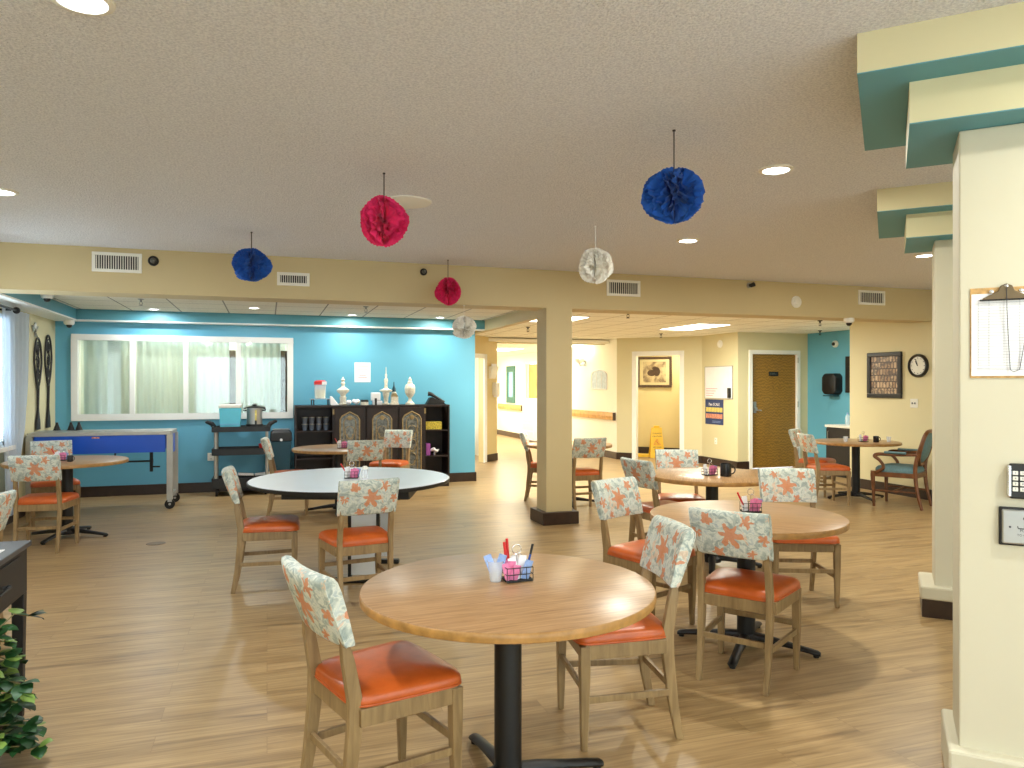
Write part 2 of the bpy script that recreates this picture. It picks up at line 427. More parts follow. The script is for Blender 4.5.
def dup(root, loc, rz, label, group=None):
    def cp(o, par):
        c = o.copy(); COL.objects.link(c)
        if par is not None: c.parent = par
        for ch in KIDS.setdefault(o.name, kids(o)): cp(ch, c)
        return c
    c = cp(root, None); c.location = loc; c.rotation_euler = (0, 0, rz); c['label'] = label
    if group: c['group'] = group
    return c
def rz_of(fx, fz):                               # facing given in camera-aligned metres
    u, v = fx * ct + fz * st, -fx * st + fz * ct
    return math.atan2(-u, v)
def text(body, size, mat, name, parent, loc=(0, 0, 0), depth=0.001, rot=None, align='CENTER'):
    cu = bpy.data.curves.new('t', 'FONT'); cu.body = body; cu.size = size; cu.extrude = depth / 2
    cu.align_x = align; cu.align_y = 'CENTER'; cu.resolution_u = 2
    tmp = bpy.data.objects.new('t', cu); COL.objects.link(tmp)
    bpy.context.view_layer.update()
    me = bpy.data.meshes.new_from_object(tmp.evaluated_get(bpy.context.evaluated_depsgraph_get()))
    bpy.data.objects.remove(tmp)
    me.transform(Matrix.Rotation(R(90), 4, 'X')); me.transform(Matrix.Translation(Vector(loc)))
    me.materials.clear(); me.materials.append(M[mat])
    o = bpy.data.objects.new(name, me); COL.objects.link(o); o.parent = parent
    return o
def lamp(parent, loc, power, color, size, size_y=None, spread=180):
    ld = bpy.data.lights.new('lamp_light', 'AREA'); ld.energy = power; ld.color = color; ld.size = size
    ld.shape = 'DISK' if size_y is None else 'RECTANGLE'
    if size_y: ld.size_y = size_y
    ld.spread = R(spread)
    lo = bpy.data.objects.new('lamp_light', ld); COL.objects.link(lo); lo.parent = parent; lo.location = loc
    return lo
# ------------------------------------------------------------------ room shell
H = 2.735; BB = 2.33; V0 = 7.486; VB = 11.24; UL = -2.66; UR = 8.2; HA = 2.50; HR = 2.44; HH = 2.36
S2 = math.sqrt(0.5)
def seg(mb, p, q, z0, z1, th=0.12):              # th > 0: thickness to the left of p -> q
    dx, dy = q[0] - p[0], q[1] - p[1]; L = math.hypot(dx, dy); nx, ny = -dy / L * th, dx / L * th
    return mb.hexa([(p[0], p[1], z0), (q[0], q[1], z0), (q[0] + nx, q[1] + ny, z0), (p[0] + nx, p[1] + ny, z0)],
                   [(p[0], p[1], z1), (q[0], q[1], z1), (q[0] + nx, q[1] + ny, z1), (p[0] + nx, p[1] + ny, z1)])
def lerp(p, q, s):
    L = math.hypot(q[0] - p[0], q[1] - p[1]); return (p[0] + (q[0] - p[0]) * s / L, p[1] + (q[1] - p[1]) * s / L)
m = MB(); m.bx(-2.8, 10, -3.1, 24, -0.1, 0); struct(m, 'floor', 'floor')
m = MB(); m.bx(UL - .1, UR + .1, -3.1, V0 + .05, H, H + .1); struct(m, 'ceiling', 'popcorn')
m = MB(); m.bx(UL, UR + .1, V0, 7.84, BB, H); struct(m, 'trim_beam', 'paint_beam')
m = MB(); m.bx(UL, 3.2, 7.80, VB + .1, HA, HA + .1); struct(m, 'ceiling_alcove', 'tiles_alcove')
m = MB(); m.bx(3.26, 10, 7.80, 17, HR, HR + .1); struct(m, 'ceiling_right', 'tiles_right')
m = MB(); m.bx(3.9, 7.4, 14.0, 23, HH, HH + .06); struct(m, 'ceiling_corridor', 'hall_white')
m = MB(); m.bx(-2.9, 10.1, -3.1, 24, 2.95, 3.0); struct(m, 'sky_block_roof', 'paint_white')  # unseen slab added over all ceilings to keep sky light from leaking in
# left wall with the window opening
WV0, WV1, WZ0, WZ1 = 6.6, 9.2, 0.86, 2.24
m = MB(); m.bx(UL - .12, UL, -3.1, WV0, 0, H); m.bx(UL - .12, UL, WV1, VB + .1, 0, H)
m.bx(UL - .12, UL, WV0, WV1, 0, WZ0); m.bx(UL - .12, UL, WV0, WV1, WZ1, H); struct(m, 'wall_left', 'paint_cream')
m = MB(); m.bx(UL, UR, -3.12, -3.0, 0, .35); m.bx(UL, UR, -3.12, -3.0, 2.45, H)
for a_, b_ in ((UL, -2.2), (.9, 1.3), (4.3, 4.7), (7.5, UR)): m.bx(a_, b_, -3.12, -3.0, .35, 2.45)
struct(m, 'wall_rear', 'paint_cream')
for k, (a_, b_) in enumerate(((-2.2, .9), (1.3, 4.3), (4.7, 7.5))):  # unseen rear windows, added so that daylight reaches the main ceiling
    r_ = tag(thing('window_%d' % (k + 3), None, None, (0, 0, 0)), kind='structure')
    m = MB(); m.bx(a_, b_, -3.1, -3.04, .35, .41); m.bx(a_, b_, -3.1, -3.04, 2.39, 2.45)
    for q in (a_ + .03, (a_ + b_) / 2, b_ - .03): m.bx(q - .03, q + .03, -3.1, -3.04, .41, 2.39)
    m.build('window_frame', 'paint_white', r_); m = MB(); m.bx(a_ + .06, b_ - .06, -3.075, -3.07, .41, 2.39); m.build('window_pane', 'glass', r_)
# right wall: the short wall with picture and clock, going on towards the camera
m = MB(); m.bx(UR, UR + .14, -3.1, 8.92, 0, H); struct(m, 'wall_right', 'paint_cream')
# back teal wall with the long inner window
BW0, BW1, BZ0, BZ1 = -2.44, 0.33, 1.05, 2.14; UT = 3.086
m = MB(); m.bx(UL, BW0, VB, VB + .12, 0, HA); m.bx(BW1, UT, VB, VB + .12, 0, HA)
m.bx(BW0, BW1, VB, VB + .12, 0, BZ0); m.bx(BW0, BW1, VB, VB + .12, BZ1, HA); struct(m, 'wall_back', 'paint_teal')
m = MB(); m.bx(UT - .12, UT, VB + .12, 13.1, 0, 2.6); struct(m, 'wall_back_return', 'paint_cream')
# dropped edge of the alcove: deep teal faces, pale underside
m = MB(); m.bx(UL, -2.38, 7.84, VB, 2.36, HA); m.bx(-2.38, 3.2, 11.08, VB, 2.36, HA); struct(m, 'trim_soffit', 'paint_deep_teal')
m = MB(); m.bx(UL, -2.372, 7.84, VB, 2.345, 2.362); m.bx(-2.372, 3.2, 11.07, VB, 2.345, 2.362); struct(m, 'trim_soffit_underside', 'paint_white')
m = MB(); m.bx(3.2, 3.3, 7.84, 13.2, 2.34, 2.55); struct(m, 'trim_header', 'paint_beam')
# diagonal wall with the open doorway, corridor, and the walls around the brown door
A0, A1 = (3.0, 12.88), (4.37, 14.25)
C0, C1 = (6.72, 13.65), (6.72, 22.0)
E0, E1 = (7.93, 12.44), (7.93, 11.31)
HX = 9.43
def along(p, q, px): h = on_line(px, CY, p, q); return math.hypot(h[0] - p[0], h[1] - p[1])
La = math.hypot(A1[0] - A0[0], A1[1] - A0[1])
sa = along(A0, A1, 484.0)                         # right edge of the doorway
m = MB(); seg(m, lerp(A0, A1, sa), A1, 0, HR); seg(m, A0, lerp(A0, A1, sa), 2.06, HR); struct(m, 'wall_diagonal', 'tan_wall')
m = MB(); seg(m, A1, (4.37, 22), 0, HR, .12); struct(m, 'wall_corridor_left', 'hall_white')
m = MB(); m.bx(A1[0], C0[0], 14.2, 14.3, HH - .02, HR); struct(m, 'trim_corridor_header', 'paint_cream')
# far corridor wall (u = 6.72) with a honey door
dA = on_u(540, CY, C0[0])[1]; dB = on_u(525.5, CY, C0[0])[1]
m = MB(); m.bx(6.72, 6.86, 13.65, dA, 0, HR); m.bx(6.72, 6.86, dB, 22, 0, HR); m.bx(6.72, 6.86, dA, dB, 2.1, HR); struct(m, 'wall_corridor_right', 'hall_white')
m = MB(); m.bx(4.2, 6.9, 22, 22.12, 0, HR); struct(m, 'wall_corridor_end', 'hall_white')
d = MB(); d.bx(6.80, 6.85, dA + .05, dB - .05, 0.01, 2.06); o = struct(d, 'door_2', 'door_honey')
k = MB(); k.bx(6.70, 6.74, dB - .06, dB + .02, 0, 2.12); k.bx(6.70, 6.74, dA - .02, dA + .06, 0, 2.12); k.bx(6.70, 6.74, dA, dB, 2.06, 2.13); struct(k, 'trim_door_2', 'paint_white')
# diagonal wall with the hallway opening
D0, D1 = E0, C0
s680, s635 = along(D0, D1, 681.5), along(D0, D1, 634.5)
LD = math.hypot(D1[0] - D0[0], D1[1] - D0[1])
ztop = 2.11
m = MB(); seg(m, D0, lerp(D0, D1, s680), 0, HR, -.12); seg(m, lerp(D0, D1, s635), D1, 0, HR, -.12); seg(m, lerp(D0, D1, s680), lerp(D0, D1, s635), ztop, HR, -.12)
struct(m, 'wall_opening', 'paint_cream')
pa, pb = lerp(D0, D1, s680), lerp(D0, D1, s635)
nd = (S2, S2)
off = lambda p, t: (p[0] + nd[0] * t, p[1] + nd[1] * t)
m = MB(); seg(m, off(lerp(D0, D1, s680 - .25), 1.55), off(lerp(D0, D1, s635 + .9), 1.55), 0, HR, -.1); seg(m, off(lerp(D0, D1, s680 + .05), .12), off(lerp(D0, D1, s680 + .05), 1.56), 0, HR, -.1)
struct(m, 'wall_hallway', 'tan_wall')
m = MB()
seg(m, off(lerp(D0, D1, s680 - .05), -.012), off(lerp(D0, D1, s680 + .035), -.012), 0, ztop + .06, -.14)
seg(m, off(lerp(D0, D1, s635 - .035), -.012), off(lerp(D0, D1, s635 + .05), -.012), 0, ztop + .06, -.14)
seg(m, off(lerp(D0, D1, s680), -.012), off(lerp(D0, D1, s635), -.012), ztop - .03, ztop + .06, -.14); struct(m, 'trim_opening', 'paint_white')
# E then the door wall then teal wall
m = MB(); seg(m, D0, (7.93, 11.42), 0, HR, .12); struct(m, 'wall_noticeboard', 'paint_cream')
DX0, DX1 = on_v(751.5, CY, 11.3)[0], on_v(797, CY, 11.3)[0]; DT = on_v(770, 353.5, 11.3)[2]
m = MB(); m.bx(E1[0], DX0, 11.3, 11.42, 0, HR); m.bx(DX1, HX + .1, 11.3, 11.42, 0, HR); m.bx(DX0, DX1, 11.3, 11.42, DT, HR); struct(m, 'wall_door', 'paint_cream')
m = MB(); m.bx(HX, HX + .12, 8.0, 11.3, 0, HR); struct(m, 'wall_teal_side', 'paint_teal')
m = MB(); m.bx(UR + .14, HX + .1, 7.95, 8.07, 0, HR); struct(m, 'wall_alcove_front', 'paint_cream')
# column under the beam with its plinth
m = MB(); m.bx(2.85, 3.147, V0 - .0006, 7.78, 0, H); struct(m, 'trim_column', 'paint_beam')
m = MB(); m.bx(2.79, 3.205, V0 - .06, 7.84, 0, .135); struct(m, 'baseboard_column', 'baseboard', bevel=.006)
# thick diagonal piers with stepped heads
def pier(t0, ds, name, t_in=.32):
    def P(s, t): return ((s + t) * S2, (t - s) * S2)
    def blk(mb, s0, s1, ta, tb, z0, z1):
        a, b, c, d_ = P(s0, ta), P(s1, ta), P(s1, tb), P(s0, tb)
        mb.hexa([(*a, z0), (*b, z0), (*c, z0), (*d_, z0)], [(*a, z1), (*b, z1), (*c, z1), (*d_, z1)])
    se = 1.7
    a = MB(); b = MB()
    for k, (z0, z1) in enumerate(((2.592, H), (2.44, 2.592))):
        s0 = -.098 + .166 * k + ds
        blk(a, s0, se, t0 + .16 * k, t0 + .96 - .18 * k, z0 + .004, z1)
        blk(b, s0, se, t0 + .16 * k, t0 + .96 - .18 * k, z0, z0 + .004)
    struct(a, 'trim_' + name + '_head', 'paint_cream'); struct(b, 'trim_' + name + '_soffit', 'paint_deep_teal')
    c = MB(); blk(c, .233 + ds, se, t0 + .32, t0 + .62, 0, 2.44); struct(c, 'wall_' + name, 'paint_pale', bevel=.006)
    return P, blk
P1, blk1 = pier(2.885, 0.0, 'near_pier')
m = MB(); blk1(m, .195, 1.7, 3.155, 3.56, .0, .165); struct(m, 'baseboard_near_pier', 'paint_pale', bevel=.012)
P2, blk2 = pier(5.24, 0.035, 'far_pier')
m = MB(); blk2(m, .195, 1.7, 5.50, 5.91, 0, .115); struct(m, 'baseboard_far_pier', 'baseboard')
m = MB(); blk2(m, .185, 1.7, 5.49, 5.92, .115, .20); struct(m, 'trim_far_pier_cap', 'paint_pale', bevel=.012)
# baseboards
BH = .14
m = MB(); m.bx(UL, UT + .005, VB - .018, VB, 0, BH); m.bx(UT, UT + .018, VB - .018, 13, 0, BH); struct(m, 'baseboard_back', 'baseboard')
m = MB(); m.bx(UL, UL + .018, -3, VB, 0, BH); struct(m, 'baseboard_left', 'baseboard')
m = MB(); m.bx(UR - .018, UR, -3, 8.93, 0, BH); struct(m, 'baseboard_right', 'baseboard')
m = MB(); seg(m, E0, (7.93, 11.283), 0, BH, -.018); m.bx(7.912, DX0 - .05, 11.282, 11.3, 0, BH); m.bx(DX1 + .05, HX, 11.282, 11.3, 0, BH); struct(m, 'baseboard_door_wall', 'baseboard')
m = MB(); seg(m, lerp(A0, A1, sa + .09), A1, 0, BH, -.018); struct(m, 'baseboard_diagonal', 'baseboard')
m = MB(); seg(m, D0, lerp(D0, D1, s680 - .05), 0, BH, .018); seg(m, lerp(D0, D1, s635 + .05), D1, 0, BH, .018)
seg(m, off(lerp(D0, D1, s680), 1.532), off(lerp(D0, D1, s635 + .9), 1.532), 0, BH, -.018); struct(m, 'baseboard_opening', 'baseboard')
m = MB(); m.bx(6.702, 6.72, 13.64, dA - .04, 0, BH); m.bx(6.702, 6.72, dB + .04, 21.9, 0, BH); struct(m, 'baseboard_corridor', 'frame_brown')
# doorway trim in the diagonal wall and the bright room behind it
m = MB(); seg(m, lerp(A0, A1, sa - .02), lerp(A0, A1, sa + .09), 0, 2.10, -.02); seg(m, lerp(A0, A1, .1), lerp(A0, A1, sa + .09), 2.02, 2.10, -.02); struct(m, 'trim_doorway', 'paint_white')
m = MB(); m.bx(1.2, 4.2, 15.6, 15.7, 0, HR); m.bx(1.1, 1.2, 12, 15.7, 0, HR); struct(m, 'wall_side_room', 'hall_white')
m = MB(); m.bx(1.1, 3.2, 12.0, 15.7, HR, HR + .05); struct(m, 'ceiling_side_room', 'paint_white')
# brown door
root = tag(thing('door_1', None, None, ((DX0 + DX1) / 2, 11.3, 0)), kind='structure')
hw = (DX1 - DX0) / 2
m = MB(); m.bx(-hw + .01, hw - .01, .03, .075, .01, DT - .01); m.build('door_leaf', 'door_wood', root)
m = MB(); m.bx(-hw - .06, -hw + .012, -.02, .03, 0, DT - .012); m.bx(hw - .012, hw + .06, -.02, .03, 0, DT - .012); m.bx(-hw - .06, hw + .06, -.02, .03, DT - .012, DT + .06); m.build('door_frame', 'paint_white', root, bevel=.004)
m = MB(); m.bx(-.1, .1, .02, .031, 1.66, 1.74); s_ = m.build('room_sign', 'black_plastic', root)
text('OFFICE', .05, 'silver_plate', 'sign_text', s_, (0, .018, 1.70))
m = MB(); m.bx(-hw + .05, -hw + .11, .01, .031, 1.0, 1.2); m.cyl(-hw + .08, 1.08, -.03, .012, .025, axis='y'); m.tube([(-hw + .08, -.02, 1.05), (-hw + .19, -.03, 1.045)], .011); m.build('door_handle', 'steel', root, smooth=35)
m = MB()
for z in (.25, 1.1, 1.9): m.cyl(hw + .002, -.024, z, z + .1, .010, 10)
m.build('hinge', 'steel_matt', root, smooth=35)

# inner window: frame, panes, curtains, and the lit room behind
root = tag(thing('window_1', None, None, (0, 0, 0)), kind='structure')
m = MB(); fw = .07
m.bx(BW0 - .03, BW1 + .03, VB - .03, VB + .03, BZ1 - .04, BZ1 + .04); m.bx(BW0 - .03, BW1 + .03, VB - .03, VB + .03, BZ0 - .03, BZ0 + .06)
m.bx(BW0 - .03, BW0 + .05, VB - .03, VB + .03, BZ0 + .06, BZ1 - .04); m.bx(BW1 - .05, BW1 + .03, VB - .03, VB + .03, BZ0 + .06, BZ1 - .04)
mul = [on_v(x, 380, VB)[0] for x in (132.5, 186, 238.5)]
for x in mul: m.bx(x - .032, x + .032, VB - .028, VB + .03, BZ0 + .06, BZ1 - .04)
m.build('window_frame', 'paint_white', root, bevel=.004)
xs = [BW0 + .05] + mul + [BW1 - .05]
for i in range(4): m = MB(); m.bx(xs[i] + .03, xs[i + 1] - .03, VB + .0, VB + .004, BZ0 + .05, BZ1 - .04); m.build('window_pane', 'glass', root)
m = MB(); m.bx(BW0 - .2, BW1 + .3, VB + .9, VB + 1.0, 0, HA); m.bx(BW0 - .22, BW0 - .2, VB + .12, VB + 1, 0, HA); m.bx(BW1 + .3, BW1 + .35, VB + .12, VB + 1, 0, HA); struct(m, 'wall_behind_window', 'hall_white')
m = MB(); m.bx(UL, BW1 + .4, VB + .12, VB + 1.1, HA, HA + .05); struct(m, 'ceiling_behind_window', 'paint_white')
def drape(name, x0, x1, z0, z1, y, amp, waves, label, mat='curtain_pale', ph=0.0, group=None):
    mb = MB(); n = int(waves * 10); rows = []
    for z in (z0, (z0 + z1) / 2, z1):
        rows.append([(x0 + (x1 - x0) * i / n, y + amp * math.sin(2 * PI * waves * i / n + ph + z) * (1.1 if z < z1 else .7), z) for i in range(n + 1)] +
                    [(x0 + (x1 - x0) * i / n, y + .004 + amp * math.sin(2 * PI * waves * i / n + ph + z) * (1.1 if z < z1 else .7), z) for i in range(n, -1, -1)])
    mb.loft(rows); return tag(mb.build(name, mat, smooth=60), label, 'curtain', group)
names_ = ['leftmost inner window pane', 'second inner window pane from the corner', 'third inner window pane from the corner', 'inner window pane nearest the dark cabinet']
for i in range(4):
    a_, b_ = xs[i] + .015, xs[i + 1] + (-.015 if i < 2 else -.13 if i == 2 else -.09)
    drape('inner_curtain', a_, b_, .92, 2.2, VB + .22, .022, 5 + i % 2, 'pale green curtain hanging behind the ' + names_[i], ph=i * 1.3, group='curtains behind the long inner window')
m = MB()
for i in range(40): z = 1.1 + i * .027; m.bx(BW0 + .37, BW0 + .53, VB + .17, VB + .175, z, z + .02)
tag(m.build('window_blind', 'blind_white'), 'narrow strip of white slatted blind behind the leftmost inner window pane', 'blind')
for x_, lab in ((mul[2] - .16, 'dark brown post seen through the third inner window pane'), (BW1 - .14, 'dark brown post seen through the inner window pane nearest the cabinet')):
    m = MB(); m.bx(x_, x_ + .10, VB + .60, VB + .66, 0, 2.02); tag(m.build('shelf_post', 'frame_brown'), lab, 'post')

# outside window on the left wall: frame, slatted blind, curtain rod and curtain
root = tag(thing('window_2', None, None, (0, 0, 0)), kind='structure')
m = MB(); U = UL - .05
m.bx(U, U + .06, WV0, WV1, WZ0, WZ0 + .05); m.bx(U, U + .06, WV0, WV1, WZ1 - .05, WZ1); m.bx(U, U + .06, WV0, WV0 + .05, WZ0, WZ1); m.bx(U, U + .06, WV1 - .05, WV1, WZ0, WZ1); m.bx(U, U + .06, 8.0, 8.05, WZ0, WZ1)
m.build('window_frame', 'paint_white', root)
m = MB(); m.bx(UL - .03, UL + .1, WV0 - .05, WV1 + .05, WZ0 - .05, WZ0); m.build('window_sill', 'paint_white', root, bevel=.006)
m = MB(); m.bx(U + .02, U + .024, WV0 + .05, WV1 - .05, WZ0 + .05, WZ1 - .05); m.build('window_pane', 'glass', root)
m = MB()
for i in range(48):
    z = WZ0 + .03 + i * .027; m.hexa([(UL + .012, WV0 + .06, z), (UL + .012, WV1 - .1, z), (UL + .014, WV1 - .1, z), (UL + .014, WV0 + .06, z)], [(UL + .030, WV0 + .06, z + .019), (UL + .030, WV1 - .1, z + .019), (UL + .032, WV1 - .1, z + .019), (UL + .032, WV0 + .06, z + .019)])
m.bx(UL + .01, UL + .05, WV0 + .05, WV1 - .09, WZ1 - .05, WZ1)
tag(m.build('window_blind', 'blind_white'), 'white slatted blind on the daylight window at the far left', 'blind')
root = thing('curtain_rod', 'dark curtain rod with a round end knob above the left window', 'curtain rod', (0, 0, 0))
m = MB(); m.tube([(UL + .14, 6.2, 2.29), (UL + .14, 9.10, 2.29)], .012, 10); m.build('rod', 'black_metal', root, smooth=40)
m = MB(); m.ball((UL + .14, 9.13, 2.29), .036); m.build('finial', 'black_metal', root, smooth=60)
m = MB(); m.bx(UL, UL + .14, 8.95, 8.97, 2.27, 2.29); m.bx(UL, UL + .01, 8.93, 8.99, 2.2, 2.31); m.build('bracket', 'black_metal', root)
mb = MB(); rows = []
for z, v0, v1 in ((.12, 9.10, 9.32), (.6, 9.02, 9.42), (1.0, 8.95, 9.62), (1.5, 8.90, 9.74), (2.31, 8.90, 9.80)):
    n = 40; f_ = lambda i: UL + .075 + .026 * math.sin(i * .95) * (1 if z < 2.2 else .6)
    rows.append([(f_(i), v0 + (v1 - v0) * i / n, z) for i in range(n + 1)] + [(f_(i) + .003, v0 + (v1 - v0) * i / n, z) for i in range(n, -1, -1)])
mb.loft(rows); tag(mb.build('curtain', 'sheer', smooth=60), 'sheer bluish white curtain gathered at the end of the rod on the left window', 'curtain')

# ------------------------------------------------------------------ ceiling lamps
def downlight(x, y, z, label, power, col=C_MAIN, face='lamp_face', r=.075, light=True):
    root = thing('ceiling_downlight', label, 'ceiling light', (x, y, z), 0, 'recessed round ceiling lights')
    m = MB(); m.lathe([(r + .022, 0), (r + .02, -.008), (r, -.012), (r - .004, -.004), (r - .004, 0)], 0, 0, 28); m.build('trim_ring', 'plastic_white', root, smooth=40)
    m = MB(); m.cyl(0, 0, -.007, -.003, r - .003, 28); m.build('diffuser', face, root)
    if light: lamp(root, (0, 0, -.016), power, col, r * 1.9)
MAINL = [((776, 169), 'round ceiling light right of the big blue tissue ball', C_MAIN), ((688, 240), 'small round ceiling light just below the big blue tissue ball', C_MAIN),
         ((925, 255), 'round ceiling light under the teal steps of the farther pier', C_MAIN), ((1, 191), 'round ceiling light cut by the left edge of the photo', C_COOL), ((82, -1), 'round ceiling light cut by the top edge of the photo', C_COOL)]
for (p, lab, c) in MAINL:
    x, y, z = on_z(p[0], p[1], H); downlight(x, y, H, lab, W_MAIN, c, 'lamp_cool' if c is C_COOL else 'lamp_face')
for x, y in ((2.7, .9), (-.5, -.4), (2.7, -1.6), (5.9, 3.0), (5.9, .6), (-1.6, 2.6 - 3.2)):
    downlight(x, y, H, 'round ceiling light behind the camera, out of the photo', W_MAIN)
for px, y in ((154, 10.75), (352, 10.75), (254, 10.17), (440, 10.75)):
    x = dirn(px)[0] * y / dirn(px)[1]
    downlight(x, y, HA, {154: 'small round light by the teal ledge, left end of the tiled ceiling', 254: 'small round light set nearer the beam in the tiled ceiling', 352: 'small round light by the teal ledge above the paper notice', 440: 'small round light by the teal ledge above the black phone'}[px], W_ALCOVE, C_COOL if px < 300 else C_MAIN, 'lamp_cool', r=.06)
def panel_light(x, y, z, sx, sy, label, power, col=C_WARM):
    root = thing('ceiling_panel_light', label, 'ceiling light', (x, y, z))
    m = MB(); m.bx(-sx / 2, sx / 2, -sy / 2, sy / 2, -.012, 0); m.build('frame', 'plastic_white', root)
    m = MB(); m.bx(-sx / 2 + .02, sx / 2 - .02, -sy / 2 + .02, sy / 2 - .02, -.016, -.012); m.build('diffuser', 'panel_face', root)
    lamp(root, (0, 0, -.03), power, col, sx - .06, sy - .06)
x, y, z = on_z(694, 326.5, HR); panel_light(x, y, HR, .60, 1.2, 'bright square panel light in the tiled ceiling before the brown door', W_PANEL)
x, y, z = on_z(558, 318.5, HR); panel_light(x, y, HR, .60, .9, 'bright panel light in the tiled ceiling, partly behind the column', W_PANEL)
panel_light(5.4, 17.0, HH, .6, 1.2, 'bright panel light in the corridor ceiling', W_PANEL * .8)
panel_light(5.4, 20.3, HH, .6, 1.2, 'panel light at the far end of the corridor ceiling', W_PANEL * .8)
panel_light(8.75, 9.2, HR, .3, .3, 'small added light out of sight in the teal nook ceiling', W_HALL * .4)  # added lamp, hidden behind the picture wall, to brighten the nook
panel_light(2.6, 13.8, HR, .6, .6, 'panel light in the bright room behind the open doorway', W_PANEL * .8, C_COOL)
xy = off(lerp(D0, D1, (s680 + s635) / 2), .9); panel_light(xy[0], xy[1], HR, .3, .3, 'small light in the hallway with the wet floor sign', W_HALL * .5)
panel_light(-1.0, VB + .55, HA, 1.8, .3, 'long panel light in the room behind the inner window', 21, C_COOL)
# ------------------------------------------------------------------ dining chairs
def rect_ring(cx, cy, z, sx, sy): return [(cx - sx / 2, cy - sy / 2, z), (cx + sx / 2, cy - sy / 2, z), (cx + sx / 2, cy + sy / 2, z), (cx - sx / 2, cy + sy / 2, z)]
def make_chair():
    root = thing('dining_chair', 'x', 'chair', (0, 0, 0), 0, 'dining chairs with orange seats and star patterned backs')
    for s in (-1, 1):
        m = MB(); m.loft([rect_ring(s * .168, -.235, 0, .026, .032), rect_ring(s * .170, -.205, .16, .028, .042), rect_ring(s * .172, -.182, .36, .030, .050), rect_ring(s * .172, -.180, .46, .030, .050),
                          rect_ring(s * .170, -.205, .60, .030, .042), rect_ring(s * .168, -.213, .645, .030, .030), rect_ring(s * .166, -.266, .80, .026, .024)]); m.build('leg', 'chair_wood', root, bevel=.004)
    for s in (-1, 1):
        m = MB(); m.loft([rect_ring(s * .203, .192, 0, .026, .026), rect_ring(s * .203, .190, .30, .040, .042), rect_ring(s * .203, .190, .43, .042, .044)]); m.build('leg', 'chair_wood', root, bevel=.004)
    m = MB()
    m.hexa([(-.182, -.19, .375), (.182, -.19, .375), (.182, -.165, .375), (-.182, -.165, .375)], [(-.182, -.19, .435), (.182, -.19, .435), (.182, -.165, .435), (-.182, -.165, .435)])
    m.bx(-.19, .19, .178, .205, .375, .435)
    for s in (-1, 1): m.hexa([(s * .178, -.17, .375), (s * .200, -.17, .375), (s * .220, .19, .375), (s * .198, .19, .375)], [(s * .178, -.17, .435), (s * .200, -.17, .435), (s * .220, .19, .435), (s * .198, .19, .435)])
    m.build('seat_frame', 'chair_wood', root, bevel=.003)
    def rail(a, b, w_=.016, h_=.028):
        d = Vector(b) - Vector(a); n = Vector((-d.y, d.x, 0)).normalized() * w_ / 2
        m = MB(); A, B = Vector(a), Vector(b); hz = Vector((0, 0, h_ / 2))
        m.hexa([A - n - hz, B - n - hz, B + n - hz, A + n - hz], [A - n + hz, B - n + hz, B + n + hz, A + n + hz]); m.build('stretcher', 'chair_wood', root, bevel=.002)
    rail((-.178, -.195, .205), (-.203, .188, .205)); rail((.178, -.195, .205), (.203, .188, .205))
    rail((-.17, -.198, .225), (.17, -.198, .225)); rail((-.19, .19, .245), (.19, .19, .245))
    # cushion: rounded outline with a domed top
    out = []; N = 44
    for i in range(N):
        a = 2 * PI * i / N; c, s_ = math.cos(a), math.sin(a); e = .28
        px_ = abs(c) ** e * (1 if c >= 0 else -1); py_ = abs(s_) ** e * (1 if s_ >= 0 else -1)
        out.append((px_ * (.214 + .018 * py_), .018 + py_ * .208))
    rings = []
    for k, z in ((.97, .433), (1.0, .437), (1.01, .450), (1.0, .466), (.96, .478), (.86, .488), (.6, .496), (.3, .499), (.02, .500)):
        rings.append([((x) * k, .018 + (y - .018) * k, z) for x, y in out])
    m = MB(); m.loft(rings); m.build('seat', 'vinyl_orange', root, smooth=70)
    m = MB(); m.tube([(x * 1.008, .018 + (y - .018) * 1.008, .441) for x, y in out], .0035, 6, closed=True); m.build('piping', 'vinyl_orange', root, smooth=60)
    # padded back, thicker near the top, leaning with the posts, gently bowed
    rings = []; n = 16
    prof = [(.648, .038), (.658, .050), (.72, .060), (.78, .068), (.835, .070), (.865, .062), (.880, .040), (.884, .012)]
    for z, t in prof:
        yc = -.205 - (z - .62) * .32; hw = .192 + .004 * (z - .6) / .26
        fr = [(-hw + 2 * hw * i / n) for i in range(n + 1)]
        bow = lambda x: .022 * ((x / hw) ** 2 - .5)
        edge = lambda x: 1 - .25 * abs(x / hw) ** 8
        rings.append([(x, yc + bow(x) + t / 2 * edge(x), z) for x in fr] + [(x, yc + bow(x) - t / 2 * edge(x), z) for x in fr[::-1]])
    m = MB(); m.loft(rings); m.build('backrest', 'fabric', root, smooth=55, bevel=0)
    hw = .2155
    for s in (-1, 1):
        m = MB(); m.tube([(s * (.192 + .004 * (z - .6) / .26 + .001), -.205 - (z - .62) * .32 + .011 - t * .36, z) for z, t in prof[:-1]], .0035, 6); m.build('seam_piping', 'fabric', root, smooth=60)
    return root
CH = []
def C(X, Z, fx, fz, label): CH.append((cr(X, Z), rz_of(fx, fz), label))
C(-.475, 2.70, .807, .59, 'chair at the left of the nearest round table, orange seat partly under the tabletop')
C(.450, 3.29, -.986, -.17, 'star backed chair at the right of the nearest round table, facing left')
C(1.225, 3.89, .575, .818, 'chair with its whole star back to the viewer at the second round table')
C(.85, 4.68, .66, -.75, 'star backed chair angled at the left of the second round table, behind the nearest one')
C(2.0, 5.22, -.08, -1.0, 'chair on the far side of the second round table, facing the viewer')
C(1.28, 6.32, .90, .43, 'star backed chair left of the table with the black mug')
C(1.54, 6.82, -.10, -1.0, 'chair whose back top shows beyond the table with the black mug')
C(.83, 8.95, -.30, .95, 'chair right of the column, its dark star back over the table behind')
